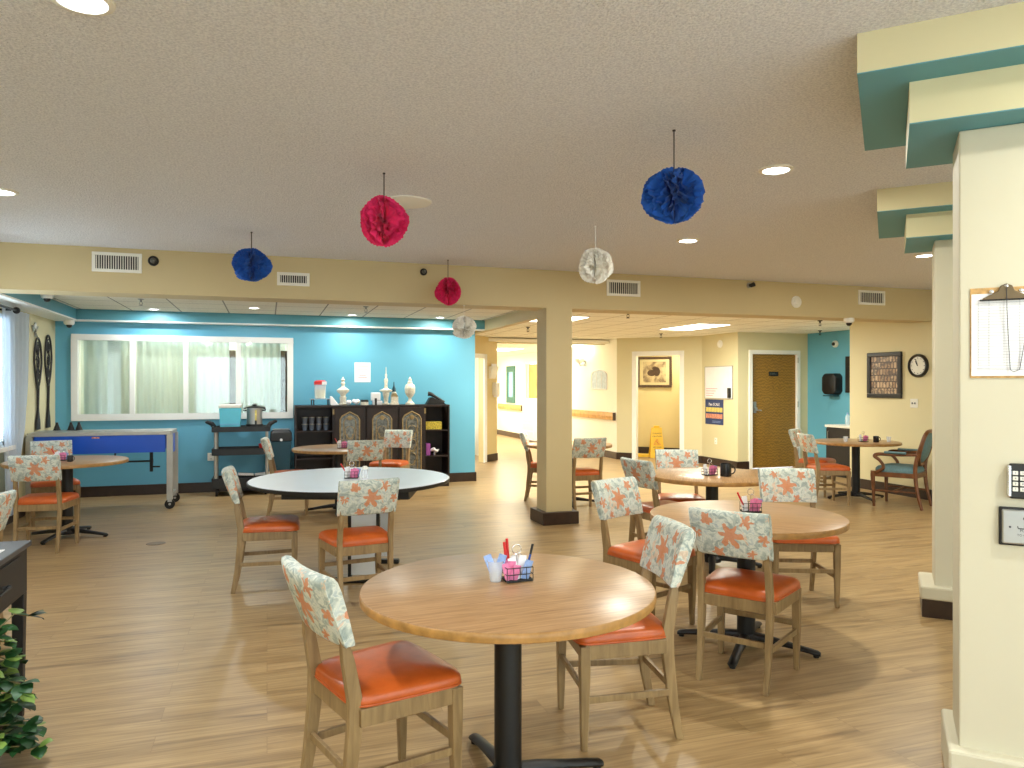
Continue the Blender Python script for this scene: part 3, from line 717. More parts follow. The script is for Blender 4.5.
C(.42, 9.75, .95, -.10, 'chair half hidden by the column, at its left side')
C(3.99, 9.46, 1.0, .04, 'nearer of the two chairs left of the far right table beside the framed picture')
C(4.17, 10.25, .75, -.62, 'farther of the two chairs left of the far right table, open back turned to us')
C(-1.83, 5.59, .95, .28, 'chair at the left of the big white table, seen side on')
C(-1.06, 5.12, -.46, .89, 'chair in front of the big white table, star back towards the viewer')
C(-1.72, 8.60, -.30, .95, 'greyish star back showing behind the big white table')
C(-1.62, 9.95, -.25, -.97, 'chair in front of the dark cabinet, facing out from its middle door')
C(-2.60, 8.72, .96, .24, 'chair seen edge on between the black utility cart and the small far table')
C(-4.27, 6.82, -.24, .97, 'chair in front of the round table by the blue cart, star back towards the viewer')
C(-4.93, 8.02, .60, -.80, 'chair behind the round table by the blue cart, facing into the room')
C(-3.22, 4.20, -1.0, .03, 'chair cut by the left edge of the photo, above the dark side table')
c0 = make_chair(); KIDS[c0.name] = kids(c0)
for ch in kids(c0): KIDS[ch.name] = []
for i, ((x, y), rz, lab) in enumerate(CH):
    if i == 0: c0.location = (x, y, 0); c0.rotation_euler = (0, 0, rz); c0['label'] = lab
    else: dup(c0, (x, y, 0), rz, lab)

# ------------------------------------------------------------------ round tables on cross feet
TH = .755
def make_table(Rt, label):
    root = thing('dining_table', label, 'table', (0, 0, 0), 0, 'round oak dining tables')
    m = MB(); m.lathe([(.01, TH - .030), (Rt - .012, TH - .030), (Rt - .004, TH - .027), (Rt - .004, TH - .001), (Rt - .006, TH), (.01, TH)], n=72); m.build('tabletop', 'tabletop', root, smooth=30)
    m = MB(); m.lathe([(Rt - .006, TH - .034), (Rt - .001, TH - .031), (Rt, TH - .018), (Rt - .001, TH - .005), (Rt - .006, TH - .0005)], n=72); m.build('edge_band', 'oak_edge', root, smooth=50)
    m = MB(); m.cyl(0, 0, .04, TH - .03, .051, 28); m.lathe([(.075, .03), (.075, .06), (.055, .075), (.052, .08)]); m.lathe([(.11, TH - .045), (.11, TH - .031)], n=24); m.build('pedestal', 'black_metal', root, smooth=40)
    for k in range(4):
        a = k * PI / 2; rings = []
        for r, z, w_, h_ in ((.03, .065, .045, .05), (.12, .060, .040, .045), (.24, .044, .034, .034), (.34, .030, .034, .030), (.385, .022, .034, .030), (.398, .018, .02, .022)):
            cs = []
            for q in range(10):
                b = 2 * PI * q / 10; yy, zz = w_ * .75 * math.cos(b), h_ * .5 * math.sin(b)
                cs.append((r * math.cos(a) - yy * math.sin(a), r * math.sin(a) + yy * math.cos(a), z + zz))
            rings.append(cs)
        m = MB(); m.loft(rings); m.cyl(.375 * math.cos(a), .375 * math.sin(a), 0, .012, .016, 12); m.build('foot', 'black_metal', root, smooth=50)
    return root
TB = [((-.015, 2.775), 22, 'nearest round oak table on a black pedestal, holding the red straws'),
      ((1.345, 4.28), -28, 'round oak table behind the nearest one, its cross base fully in view'),
      ((1.67, 6.22), 75, 'round table with the black mug on it'),
      ((.72, 9.42), 5, 'round table behind the cream column'),
      ((4.56, 9.88), 8, 'round table beside the blue armchair under the framed picture'),
      ((-2.06, 8.88), 10, 'small round table in front of the dark cabinet'),
      ((-4.40, 7.37), 0, 'round table at the left in front of the blue cart')]
t0 = make_table(.5435, TB[0][2]); KIDS[t0.name] = kids(t0)
for ch in kids(t0): KIDS[ch.name] = []
for i, ((X, Z), ang, lab) in enumerate(TB):
    x, y = cr(X, Z); rz = R(ang) - YAW
    if i == 0: t0.location = (x, y, 0); t0.rotation_euler = (0, 0, rz)
    else: dup(t0, (x, y, 0), rz, lab)
# big white table
x, y = cr(-1.29, 5.97); root = thing('folding_table', 'big round white topped table with a thin black edge', 'table', (x, y, 0), -YAW)
m = MB(); m.lathe([(.01, .735), (.775, .735), (.785, .740), (.785, .750), (.778, .7555), (.01, .7555)], n=80); m.build('tabletop', 'white_top', root, smooth=30)
m = MB(); m.lathe([(.776, .724), (.789, .726), (.790, .750), (.786, .752)], n=80); m.lathe([(.74, .722), (.776, .722), (.776, .733)], n=80); m.build('edge_band', 'black_plastic', root, smooth=50)
m = MB(); m.bx(-.43, .52, -.42, -.39, .645, .73); m.bx(-.43, .52, .39, .42, .645, .73); m.bx(-.43, -.40, -.39, .39, .645, .73); m.bx(.49, .52, -.39, .39, .645, .73); m.build('apron', 'black_metal', root, bevel=.004)
m = MB(); m.bx(.07, .26, -.32, -.29, .06, .70); m.build('leg_panel', 'white_top', root, bevel=.003)
m = MB(); m.bx(.07, .26, .29, .32, .06, .70); m.build('leg_panel', 'white_top', root, bevel=.003)
for yy in (-.305, .305):
    m = MB(); m.bx(.045, .07, yy - .02, yy + .02, .03, .70); m.bx(.26, .285, yy - .02, yy + .02, .03, .70); m.build('leg', 'black_metal', root, bevel=.003)
    m = MB(); m.bx(-.08, .34, yy - .03, yy + .03, .0, .035); m.build('foot', 'black_metal', root, bevel=.008)
m = MB(); m.bx(.17, .21, -.29, .29, .25, .29); m.build('stretcher', 'black_metal', root)

# ------------------------------------------------------------------ table caddies with packets
def caddy(px_X, px_Z, z, label, rot=0.0, grp='wire condiment caddies on the dining tables'):
    x, y = cr(px_X, px_Z)
    root = thing('condiment_caddy', label, 'caddy', (x, y, z), rot, grp)
    m = MB(); w_, d_ = .052, .038
    m.bx(-w_, w_, -d_, d_, .002, .006)
    for zz in (.008, .030, .055):
        m.tube([(-w_, -d_, zz), (w_, -d_, zz), (w_, d_, zz), (-w_, d_, zz)], .0018, 6, closed=True)
    for i in range(5):
        xx = -w_ + 2 * w_ * i / 4
        for yy in (-d_, d_): m.tube([(xx, yy, .003), (xx, yy, .055)], .0014, 6)
    m.tube([(0, -d_, .005), (0, d_, .005)], .002, 6); m.tube([(0, 0, .005), (0, 0, .05)], .002, 6)
    m.build('basket', 'black_metal', root, smooth=40)
    m = MB(); m.tube([(0, 0, .0), (0, 0, .098)], .0018, 6)
    m.tube([(w_, 0, .055), (.035, 0, .085), (.0, 0, .11)], .0015, 6)
    m.tube([(.018 * math.cos(2 * PI * i / 16), 0, .118 + .018 * math.sin(2 * PI * i / 16)) for i in range(16)], .0022, 6, closed=True); m.build('handle', 'chrome', root, smooth=40)
    return root, x, y
def packets(x, y, z, rot, items, where):
    c, s = math.cos(rot), math.sin(rot)
    for k, (dx, dy, tilt, h, mat, kind) in enumerate(items):
        m = MB(); hh, ww = h, .030
        m.loft([[(-ww / 2, -.001, 0), (ww / 2, -.001, 0), (ww / 2, .001, 0), (-ww / 2, .001, 0)],
                [(-ww / 2, -.003, hh * .3), (ww / 2, -.003, hh * .3), (ww / 2, .004, hh * .3), (-ww / 2, .004, hh * .3)],
                [(-ww / 2, -.003, hh * .75), (ww / 2, -.003, hh * .75), (ww / 2, .004, hh * .75), (-ww / 2, .004, hh * .75)],
                [(-ww / 2, -.0008, hh), (ww / 2, -.0008, hh), (ww / 2, .0008, hh), (-ww / 2, .0008, hh)]])
        o = m.build('sweetener_packet', mat, smooth=30)
        o.location = (x + dx * c - dy * s, y + dx * s + dy * c, z + .007); o.rotation_euler = (R(tilt * .6), R(tilt), rot)
        tag(o, kind + ' paper packet standing in the caddy on ' + where, 'packet', kind + ' packets in the caddy on ' + where)
def straw(x, y, z, tx, ty, L, r, mat, name, label, cat, group=None):
    m = MB(); m.cyl(0, 0, 0, L, r, 10); o = m.build(name, mat, smooth=40); o.location = (x, y, z); o.rotation_euler = (ty, tx, 0); return tag(o, label, cat, group)
W1 = 'the nearest round table'
cd, x, y = caddy(.018, 2.845, TH, 'wire caddy with a ring handle full of packets on the nearest round table', -YAW + .35)
packets(x, y, TH, -YAW + .35, [(-.036, -.018, -12, .065, 'pink_paper', 'pink'), (-.030, -.008, 6, .070, 'pink_paper', 'pink'), (-.022, -.022, 14, .060, 'pink_paper', 'pink'), (-.03, .012, -5, .07, 'pink_paper', 'pink'),
        (.000, -.014, -16, .085, 'white_paper', 'white'), (.010, -.002, 8, .090, 'white_paper', 'white'), (.014, .016, -10, .085, 'white_paper', 'white'), (.026, -.018, 12, .07, 'blue_paper', 'blue'), (.032, .010, 18, .07, 'blue_paper', 'blue')], W1)
straw(x - .030, y + .02, TH + .01, R(-6), 0, .135, .0055, 'red_plastic', 'drinking_straw', 'left one of the two red straws standing by the caddy on the nearest table', 'straw', 'red straws on the nearest table')
straw(x - .020, y + .03, TH + .01, R(-4), 0, .145, .0055, 'red_plastic', 'drinking_straw', 'taller, right one of the two red straws by the caddy on the nearest table', 'straw', 'red straws on the nearest table')
pn = thing('pen', 'blue and black pen leaning in the caddy on the nearest table', 'pen', (x + .042, y + .02, TH + .008), 0, tilt=(0, R(14), 0))
m = MB(); m.cyl(0, 0, 0, .085, .0045, 10); m.build('barrel', 'blue_plastic', pn, smooth=40); m = MB(); m.cyl(0, 0, .085, .125, .0048, 10); m.build('cap', 'black_plastic', pn, smooth=40)
xc, yc = cr(-.062, 2.83)
m = MB(); m.lathe([(.022, 0), (.022, .002), (.032, .075), (.034, .078), (.0325, .079), (.0305, .075), (.021, .004), (.001, .004)], n=20); o = m.build('clear_cup', 'clear_plastic', smooth=40); o.location = (xc, yc, TH); tag(o, 'small clear plastic cup left of the caddy on the nearest table', 'cup')
for k, (dx, dy, dz, rx) in enumerate(((0, .0, .006, 0), (.006, .004, .026, .5), (-.005, -.003, .048, -.4))):
    root = thing('creamer_pot', ('lowest', 'middle', 'topmost')[k] + ' white creamer pot in the clear cup on the nearest table', 'creamer', (xc + dx, yc + dy, TH + dz), 0, 'creamers in the clear cup', tilt=(rx * .4, rx, 0))
    m = MB(); m.lathe([(.009, 0), (.012, .014)], n=16); m.build('pot', 'white_paper', root, smooth=40); m = MB(); m.lathe([(.0145, .014), (.0145, .0155)], n=16); m.build('lid', 'white_paper', root, smooth=40)
packets(xc, yc, TH + .03, -YAW, [(-.010, 0, -22, .065, 'blue_paper', 'pale blue'), (.008, .008, 18, .07, 'blue_paper', 'pale blue')], 'the clear cup on the nearest table')
# other tables
def small_set(X, Z, z, where, straw_=True, seedk=0, red=False):
    rt = -YAW + .3 * seedk
    cd, x, y = caddy(X, Z, z, 'wire condiment caddy on ' + where, rt)
    its = [(-.036, -.01, -10, .075, 'white_paper', 'white'), (-.024, .012, -6, .085, 'white_paper', 'white'), (.004, -.012, 4, .070, 'pink_paper', 'pink'), (.018, .0, 8, .075, 'pink_paper', 'pink'), (.030, -.01, 14, .070, 'pink_paper', 'pink'), (.036, .014, 18, .075, 'blue_paper', 'pale blue')]
    packets(x, y, z, rt, its, where)
    if straw_: straw(x - .032, y + .01, z + .02, R(-28), 0, .11, .0055, 'red_plastic', 'drinking_straw', 'red straw leaning out of the caddy on ' + where, 'straw')
    return x, y
small_set(1.40, 4.37, TH, 'the second round table', True, 0)
x, y = small_set(1.63, 6.15, TH, 'the table with the black mug', False, 1)
def mug(X, Z, z, mat, label, s=1.0):
    x, y = cr(X, Z); root = thing('mug', label, 'mug', (x, y, z), -YAW)
    m = MB(); m.lathe([(.038 * s, 0), (.042 * s, .004), (.043 * s, .098 * s), (.0425 * s, .10 * s), (.039 * s, .098 * s), (.038 * s, .008), (.001, .008)], n=28); m.build('cup', mat, root, smooth=40)
    m = MB(); m.tube([(.040 * s + .032 * s * math.sin(PI * i / 10), 0, (.05 + .032 * math.cos(PI * i / 10)) * s) for i in range(11)], .0055 * s, 8); m.build('handle', mat, root, smooth=60)
mug(1.745, 6.08, TH, 'mug_black', 'black coffee mug on the dark topped table beside its caddy', 1.05)
small_set(-1.28, 5.95, .7555, 'the big white table', True, .3)
x, y = cr(-1.17, 5.93)
root = thing('salt_shaker', 'white shaker beside the caddy on the big white table', 'shaker', (x, y, .7555)); m = MB(); m.lathe([(.024, 0), (.024, .07), (.020, .075)], n=20); m.build('body', 'clear_plastic', root, smooth=40); m = MB(); m.lathe([(.021, .075), (.021, .092), (.015, .1), (.001, .1)], n=20); m.build('lid', 'plastic_white', root, smooth=40)
small_set(-2.00, 8.78, TH, 'the small table before the dark cabinet', True, .5)
small_set(4.62, 9.80, TH, 'the far right table under the picture', False, .5)
for X, Z, lab in ((4.38, 9.78, 'small clear cup left of the caddy on the far right table'), (4.93, 9.75, 'small clear cup right of the caddy on the far right table')):
    x, y = cr(X, Z); m = MB(); m.lathe([(.022, 0), (.03, .07), (.028, .07), (.02, .004), (.001, .004)], n=16); o = m.build('clear_cup', 'clear_plastic', smooth=40); o.location = (x, y, TH); tag(o, lab, 'cup')
mug(4.74, 9.70, TH, 'mug_black', 'small dark mug on the far right table under the picture', .8)
small_set(-4.45, 7.35, TH, 'the round table by the blue cart', True, .4)
mug(-4.30, 7.25, TH, 'espresso', 'small dark cup on the round table by the blue cart', .6)

# ------------------------------------------------------------------ blue armchair
x, y = cr(4.83, 9.27); root = thing('armchair', 'wooden armchair with blue grey padded seat and shield back beside the far right table', 'armchair', (x, y, 0), rz_of(-.73, .68))
for s in (-1, 1):
    m = MB(); m.tube([(s * .25, .23, .0), (s * .255, .235, .20), (s * .265, .24, .38), (s * .265, .235, .44)], [.017, .020, .028, .030], 10); m.build('leg', 'armchair_wood', root, smooth=60)
    m = MB(); m.stube([(s * .22, -.30, 0), (s * .215, -.25, .2), (s * .21, -.225, .42), (s * .215, -.24, .60), (s * .225, -.30, .80), (s * .20, -.325, .90)], [.018, .021, .025, .023, .021, .018], 10); m.build('leg', 'armchair_wood', root, smooth=60)
    m = MB(); m.stube([(s * .262, .20, .42), (s * .285, .11, .49), (s * .285, .15, .57), (s * .29, .21, .625), (s * .285, .16, .65), (s * .27, .0, .65), (s * .235, -.25, .66)], [.022, .020, .019, .024, .022, .020, .019], 10); m.build('arm', 'armchair_wood', root, smooth=60)
    m = MB(); m.loft([[(s * .278 + .03 * math.cos(2 * PI * q / 10), yy, .676 + .016 * math.sin(2 * PI * q / 10)) for q in range(10)] for yy in (-.14, -.11, .06, .10)]); m.build('arm_pad', 'armchair_fabric', root, smooth=60)
m = MB(); m.bx(-.265, .265, .20, .245, .37, .43); m.bx(-.22, .22, -.245, -.20, .37, .43)
for s in (-1, 1): m.hexa([(s * .235, .22, .37), (s * .27, .22, .37), (s * .225, -.23, .37), (s * .19, -.23, .37)], [(s * .235, .22, .43), (s * .27, .22, .43), (s * .225, -.23, .43), (s * .19, -.23, .43)])
m.build('seat_frame', 'armchair_wood', root, bevel=.006)
m = MB(); m.tube([(-.235, .02, .2), (.235, .02, .2)], .011, 8)
for s in (-1, 1): m.tube([(s * .252, .23, .2), (s * .217, -.25, .2)], .011, 8)
m.build('stretcher', 'armchair_wood', root, smooth=60)
rings = []
for k, z in ((1.0, .43), (1.02, .45), (1.0, .475), (.92, .495), (.6, .51), (.05, .515)): rings.append([(k * (abs(math.cos(a)) ** .35 * math.copysign(1, math.cos(a))) * (.245 + .02 * math.sin(a)), .0 + k * .235 * abs(math.sin(a)) ** .35 * math.copysign(1, math.sin(a)), z) for a in [2 * PI * i / 36 for i in range(36)]])
m = MB(); m.loft(rings); m.build('seat', 'armchair_fabric', root, smooth=70)
# shield back: wooden outline and padded panel inside
def shield(hw, z0, z1, n=40):
    pts = []
    for i in range(n):
        a = 2 * PI * i / n; c, s_ = math.cos(a), math.sin(a)
        xx = hw * abs(c) ** .6 * math.copysign(1, c); zz = (z0 + z1) / 2 + (z1 - z0) / 2 * abs(s_) ** .75 * math.copysign(1, s_)
        if s_ < 0: xx *= 1 - .35 * (-s_) ** 2
        pts.append((xx, zz))
    return pts
yb = lambda z: -.225 - (z - .5) * .25
m = MB(); sh = shield(.215, .53, .94); m.tube([(x_, yb(z_), z_) for x_, z_ in sh], .024, 8, closed=True); m.build('back_frame', 'armchair_wood', root, smooth=60)
m = MB(); sh = shield(.195, .555, .915)
rings = [[(x_ * k, yb(.735 + (z_ - .735) * k) + dy, .735 + (z_ - .735) * k) for x_, z_ in sh] for k, dy in ((.05, -.03), (.8, -.028), (1, -.01), (1, .01), (.8, .028), (.05, .035))]
m.loft(rings); m.build('backrest', 'armchair_fabric', root, smooth=70)

# ------------------------------------------------------------------ tissue pompoms
def pompom(px, py, cx, cy, r, mat, label, z=H, sq=1.0, n=15, seed=1, cr_='string', gap=None):
    rnd = random.Random(seed)
    if z == BB: x, y, zz = on_v(px, py, V0 + .05); zt = BB
    else: x, y, zz = on_z(px, py, z); zt = z
    Z = (x * st + y * ct); zc = EYE + (CY - cy) * Z / F
    root = thing('tissue_pompom', label, 'pompom', (x, y, zc), rnd.uniform(0, 3), 'tissue paper pompoms hanging from the ceiling')
    m = MB()
    n = int(n * 2.2)
    for k in range(n):
        a0 = 2 * PI * k / n + rnd.uniform(-.1, .1); ph = rnd.uniform(0, 6); ph2 = rnd.uniform(0, 6); rs = r * rnd.uniform(.84, 1.06); tw = rnd.uniform(-.25, .25)
        if gap and (a0 % (2 * PI)) < gap: continue
        NR, NA = 7, 40; g = []
        for i in range(NR + 1):
            row = []
            for j in range(NA + 1):
                b = -PI / 2 + PI * j / NA; rho = i / NR
                rr = rs * rho * (1 + .05 * math.sin(3 * b + ph2) + .02 * math.sin(37 * b + ph2))
                da = (.30 * math.sin(3 * b + ph) + .07 * math.sin(19 * b + ph2) + .5 * tw * math.sin(b)) * rho ** 1.5
                h = rr * math.cos(b)
                row.append(m.v((h * math.cos(a0 + da), h * math.sin(a0 + da), rr * math.sin(b) * sq)))
            g.append(row)
        for i in range(NR):
            for j in range(NA): m.f([g[i][j], g[i][j + 1], g[i + 1][j + 1], g[i + 1][j]])
    m.build('tissue', mat, root, smooth=80)
    m = MB(); m.tube([(0, 0, 0), (0, 0, zt - zc)], .0035 if z == H else .002, 6); m.cyl(0, 0, zt - zc - .006, zt - zc, .008, 10); m.build('hanging_string', cr_, root, smooth=40)
pompom(384, 173, 384, 221.5, .137, 'tissue_pink', 'larger, nearer bright pink tissue pompom', n=20, seed=3)
pompom(251.5, 232, 251.5, 265, .152, 'tissue_blue', 'dark blue tissue pompom hanging nearest the left side air vent', sq=.82, seed=5, n=18)
pompom(448, 260, 448, 291.5, .128, 'tissue_pink', 'smaller pink tissue pompom hanging close to the beam', seed=8, n=20)
pompom(674, 130, 673.5, 196, .148, 'tissue_blue', 'big bright blue tissue pompom, the nearest of all', sq=.86, seed=11, n=16)
pompom(595.5, 226, 595.5, 266, .130, 'tissue_white', 'white tissue pompom hanging below the ceiling left of a beam vent', seed=14, n=16, cr_='white_paper')
pompom(464, 305, 464, 327.5, .130, 'tissue_white', 'small white tissue pompom hanging from the beam over the teal wall end', z=BB, sq=.85, seed=17, n=14, cr_='white_paper')
# ------------------------------------------------------------------ things on the beam, ceilings and walls
def vent(px0, px1, py0, py1, label, slats=16):
    a = on_v(px0, py0, V0); b = on_v(px1, py1, V0); x0, x1, z1, z0 = a[0], b[0], a[2], b[2]
    w_, h_ = x1 - x0, (z1 - z0)
    root = thing('air_vent', label, 'air vent', ((x0 + x1) / 2, V0, (z0 + z1) / 2), 0, 'air vents along the beam')
    m = MB(); t = .028
    m.bx(-w_ / 2, w_ / 2, -.014, 0, h_ / 2 - t, h_ / 2); m.bx(-w_ / 2, w_ / 2, -.014, 0, -h_ / 2, -h_ / 2 + t); m.bx(-w_ / 2, -w_ / 2 + t, -.0139, 0, -h_ / 2 + t, h_ / 2 - t); m.bx(w_ / 2 - t, w_ / 2, -.0139, 0, -h_ / 2 + t, h_ / 2 - t)
    m.build('frame', 'plastic_white', root, bevel=.003)
    m = MB(); m.bx(-w_ / 2 + t, w_ / 2 - t, -.002, 0, -h_ / 2 + t, h_ / 2 - t); m.build('backing', 'black_plastic', root)
    m = MB(); iw = w_ - 2 * t
    for i in range(slats): xx = -iw / 2 + iw * (i + .5) / slats; m.box(xx, -.007, 0, .006, .011, h_ - 2 * t, 0)
    m.build('louvre', 'plastic_white', root)
vent(92, 142, 251.5, 273.5, 'largest air vent, at the left end of the beam', 18)
vent(277, 309.5, 272, 286.5, 'white air vent right of the dark blue tissue ball', 12)
vent(606.5, 640, 279.5, 297, 'air vent beside the white tissue ball', 14)
vent(858, 884.5, 290, 305.5, 'air vent at the right end of the beam, above the framed picture', 12)
def beam_round(px, py, r, name, label, cat, mats=('black_metal', 'silver_plate'), wall=V0):
    x, y, z = on_v(px, py, wall); root = thing(name, label, cat, (x, wall, z))
    m = MB(); m.lathe([(r, 0), (r, -.012), (r * .8, -.022), (r * .7, -.018)], n=24, axis='y'); m.build('ring', mats[0], root, smooth=40)
    m = MB(); m.lathe([(r * .6, -.004), (r * .55, -.03), (r * .3, -.04), (.001, -.04)], n=20, axis='y'); m.build('centre', mats[1], root, smooth=50)
beam_round(153.5, 261, .046, 'sidewall_sprinkler', 'round dark sprinkler on the beam beside the largest vent', 'sprinkler')
beam_round(423.5, 272, .036, 'sidewall_sprinkler', 'round dark sprinkler on the beam left of the smaller pink tissue ball', 'sprinkler')
beam_round(796, 302, .072, 'smoke_alarm', 'round white smoke alarm on the beam above the brown door', 'smoke alarm', ('plastic_white', 'plastic_white'))
x, y, z = on_v(749, 285.5, V0); root = thing('wall_spotlight', 'small black fitting high on the beam, right of its middle', 'light fitting', (x, V0, z))
m = MB(); m.cyl(0, 0, -.02, 0, .034, 16, 'y'); m.build('base', 'steel_matt', root, smooth=40); m = MB(); m.tube([(0, -.02, 0), (-.01, -.05, -.008), (.03, -.06, .01)], [.02, .022, .028], 10); m.build('head', 'black_plastic', root, smooth=40)
def sprinkler(px, py, z, label, mat='pewter'):
    x, y, _ = on_z(px, py, z); root = thing('ceiling_sprinkler', label, 'sprinkler', (x, y, z), 0, 'pendant sprinklers under the tiled ceilings')
    m = MB(); m.lathe([(.035, 0), (.035, -.008), (.014, -.014)], n=16); m.build('escutcheon', mat, root, smooth=40)
    m = MB(); m.cyl(0, 0, -.035, -.01, .012, 10); m.tube([(-.012, 0, -.035), (-.018, 0, -.055), (0, 0, -.075)], .004, 6); m.tube([(.012, 0, -.035), (.018, 0, -.055), (0, 0, -.075)], .004, 6); m.cyl(0, 0, -.08, -.074, .022, 12); m.build('head', mat, root, smooth=40)
sprinkler(141, 299, HA, 'chrome sprinkler in the tiled ceiling near the largest vent')
sprinkler(366, 306.5, HA, 'sprinkler in the tiled ceiling under the big pink tissue ball')
sprinkler(528, 327, HR, 'dark sprinkler in the tiled ceiling just left of the column', 'black_metal')
sprinkler(628, 312, HR, 'dark sprinkler under the ceiling, nearest right of the column', 'black_metal')
sprinkler(661, 333.5, HR, 'dark sprinkler in front of the hallway opening', 'black_metal')
sprinkler(820, 320.5, HR, 'upper of the two dark sprinklers before the teal nook', 'black_metal')
sprinkler(820, 330.5, HR, 'lower of the two dark sprinklers before the teal nook', 'black_metal')
def dome_cam(loc, label):
    root = thing('security_camera', label, 'security camera', loc, 0, 'white dome security cameras')
    m = MB(); m.lathe([(.062, 0), (.064, -.03), (.058, -.05), (.045, -.06)], n=22); m.build('housing', 'plastic_white', root, smooth=50)
    m = MB(); m.lathe([(.036, -.055), (.034, -.075), (.022, -.092), (.001, -.097)], n=18); m.build('lens_dome', 'black_plastic', root, smooth=60)
x, y, z = on_z(45, 293, HA); dome_cam((x + .02, max(y, 7.95), HA), 'dome camera by the teal ledge, left end of the alcove ceiling')
x, y, z = on_z(69.5, 320.5, 2.345); dome_cam((x, y - .02, 2.345), 'dome camera at the teal ledge corner above the inner window')
x, y, z = on_z(849, 318.2, BB); dome_cam((x, min(y, 7.74), BB), 'dome camera at the top corner left of the framed picture')
x, y, z = on_z(407, 201.5, H); root = thing('ceiling_cover_plate', 'flat round cover plate on the ceiling behind the larger pink tissue ball', 'cover plate', (x, y, H))
m = MB(); m.lathe([(.165, 0), (.163, -.008), (.155, -.012)], n=40); m.build('rim', 'plastic_white', root, smooth=40)
m = MB(); m.lathe([(.154, -.006), (.05, -.010), (.001, -.010)], n=40); m.build('plate', 'popcorn', root)
x, y, z = on_z(156, 543.5, 0); root = thing('floor_drain', 'small round metal cover plate in the floor left of the chairs', 'floor cover', (x, y, 0))
m = MB(); m.lathe([(.085, 0), (.083, .003), (.068, .003)], n=30); m.build('ring', 'drain', root, smooth=40); m = MB(); m.lathe([(.066, 0.0005), (.066, .0036), (.001, .0036)], n=30); m.build('lid', 'drain', root, smooth=40)

# paper notice, outlet on the teal wall
def on_plane(px0, px1, py0, py1, v): a = on_v(px0, py0, v); b = on_v(px1, py1, v); return (a[0] + b[0]) / 2, (a[2] + b[2]) / 2, b[0] - a[0], a[2] - b[2]
x, z, w_, h_ = on_plane(354.5, 370.5, 362.5, 382.2, VB)
root = thing('paper_notice', 'white paper notice with pink lines taped to the teal wall', 'notice', (x, VB, z))
m = MB(); m.bx(-w_ / 2, w_ / 2, -.003, 0, -h_ / 2, h_ / 2); m.build('sheet', 'white_paper', root)
m = MB()
for i, (ww, zz) in enumerate(((.16, .085), (.12, .06), (.15, .035), (.08, .015), (.10, -.05), (.13, -.08))): m.bx(-ww / 2, ww / 2, -.004, -.003, zz, zz + .007)
m.build('writing', 'ink_red', root)
def outlet(loc, rz, label, cat='outlet', w_=.08, h_=.125, sw=False):
    root = thing('wall_outlet', label, cat, loc, rz)
    m = MB(); m.bx(-w_ / 2, w_ / 2, -.008, 0, -h_ / 2, h_ / 2); m.build('plate', 'plastic_white', root, bevel=.003)
    m = MB()
    if sw:
        for xx in (-.022, .022): m.bx(xx - .006, xx + .006, -.016, -.007, -.012, .012)
    else:
        for zz in (-.028, .028):
            for xx in (-.009, .009): m.bx(xx - .0025, xx + .0025, -.0095, -.007, zz - .008, zz + .008)
    m.build('sockets', 'ink_dark', root)
x, z, w_, h_ = on_plane(208, 214, 453, 460.5, VB); outlet((x, VB, z), 0, 'white wall outlet on the teal wall left of the black utility cart', w_=.09, h_=.11)

# ------------------------------------------------------------------ dark cabinet
CV = 10.80; CD = .42
cu = lambda px: on_v(px, CY, CV)[0]
e = [cu(p) for p in (296, 333.5, 365.5, 398, 425, 449)]
CT = 1.21; root = thing('cabinet', 'long dark cabinet with three gilt arched doors and open shelves at both ends', 'cabinet', (0, 0, 0))
m = MB(); m.bx(e[0] - .01, e[5] + .01, CV - .01, CV + CD, CT - .03, CT); m.build('top', 'dark_wood', root, bevel=.004)
m = MB(); m.bx(e[0], e[5], CV + CD - .015, CV + CD, .02, CT - .03); m.bx(e[0], e[5], CV, CV + CD, 0, .08)
for q in e: m.bx(q - .012, q + .012, CV + .003, CV + CD - .015, .08, CT - .03)
m.build('body', 'dark_wood', root)
for z in (.855, .47): m = MB(); m.bx(e[0] + .012, e[1] - .012, CV + .01, CV + CD - .015, z - .02, z); m.build('shelf', 'dark_wood', root)
for z in (.84, .46): m = MB(); m.bx(e[4] + .012, e[5] - .012, CV + .01, CV + CD - .015, z - .02, z); m.build('shelf', 'dark_wood', root)
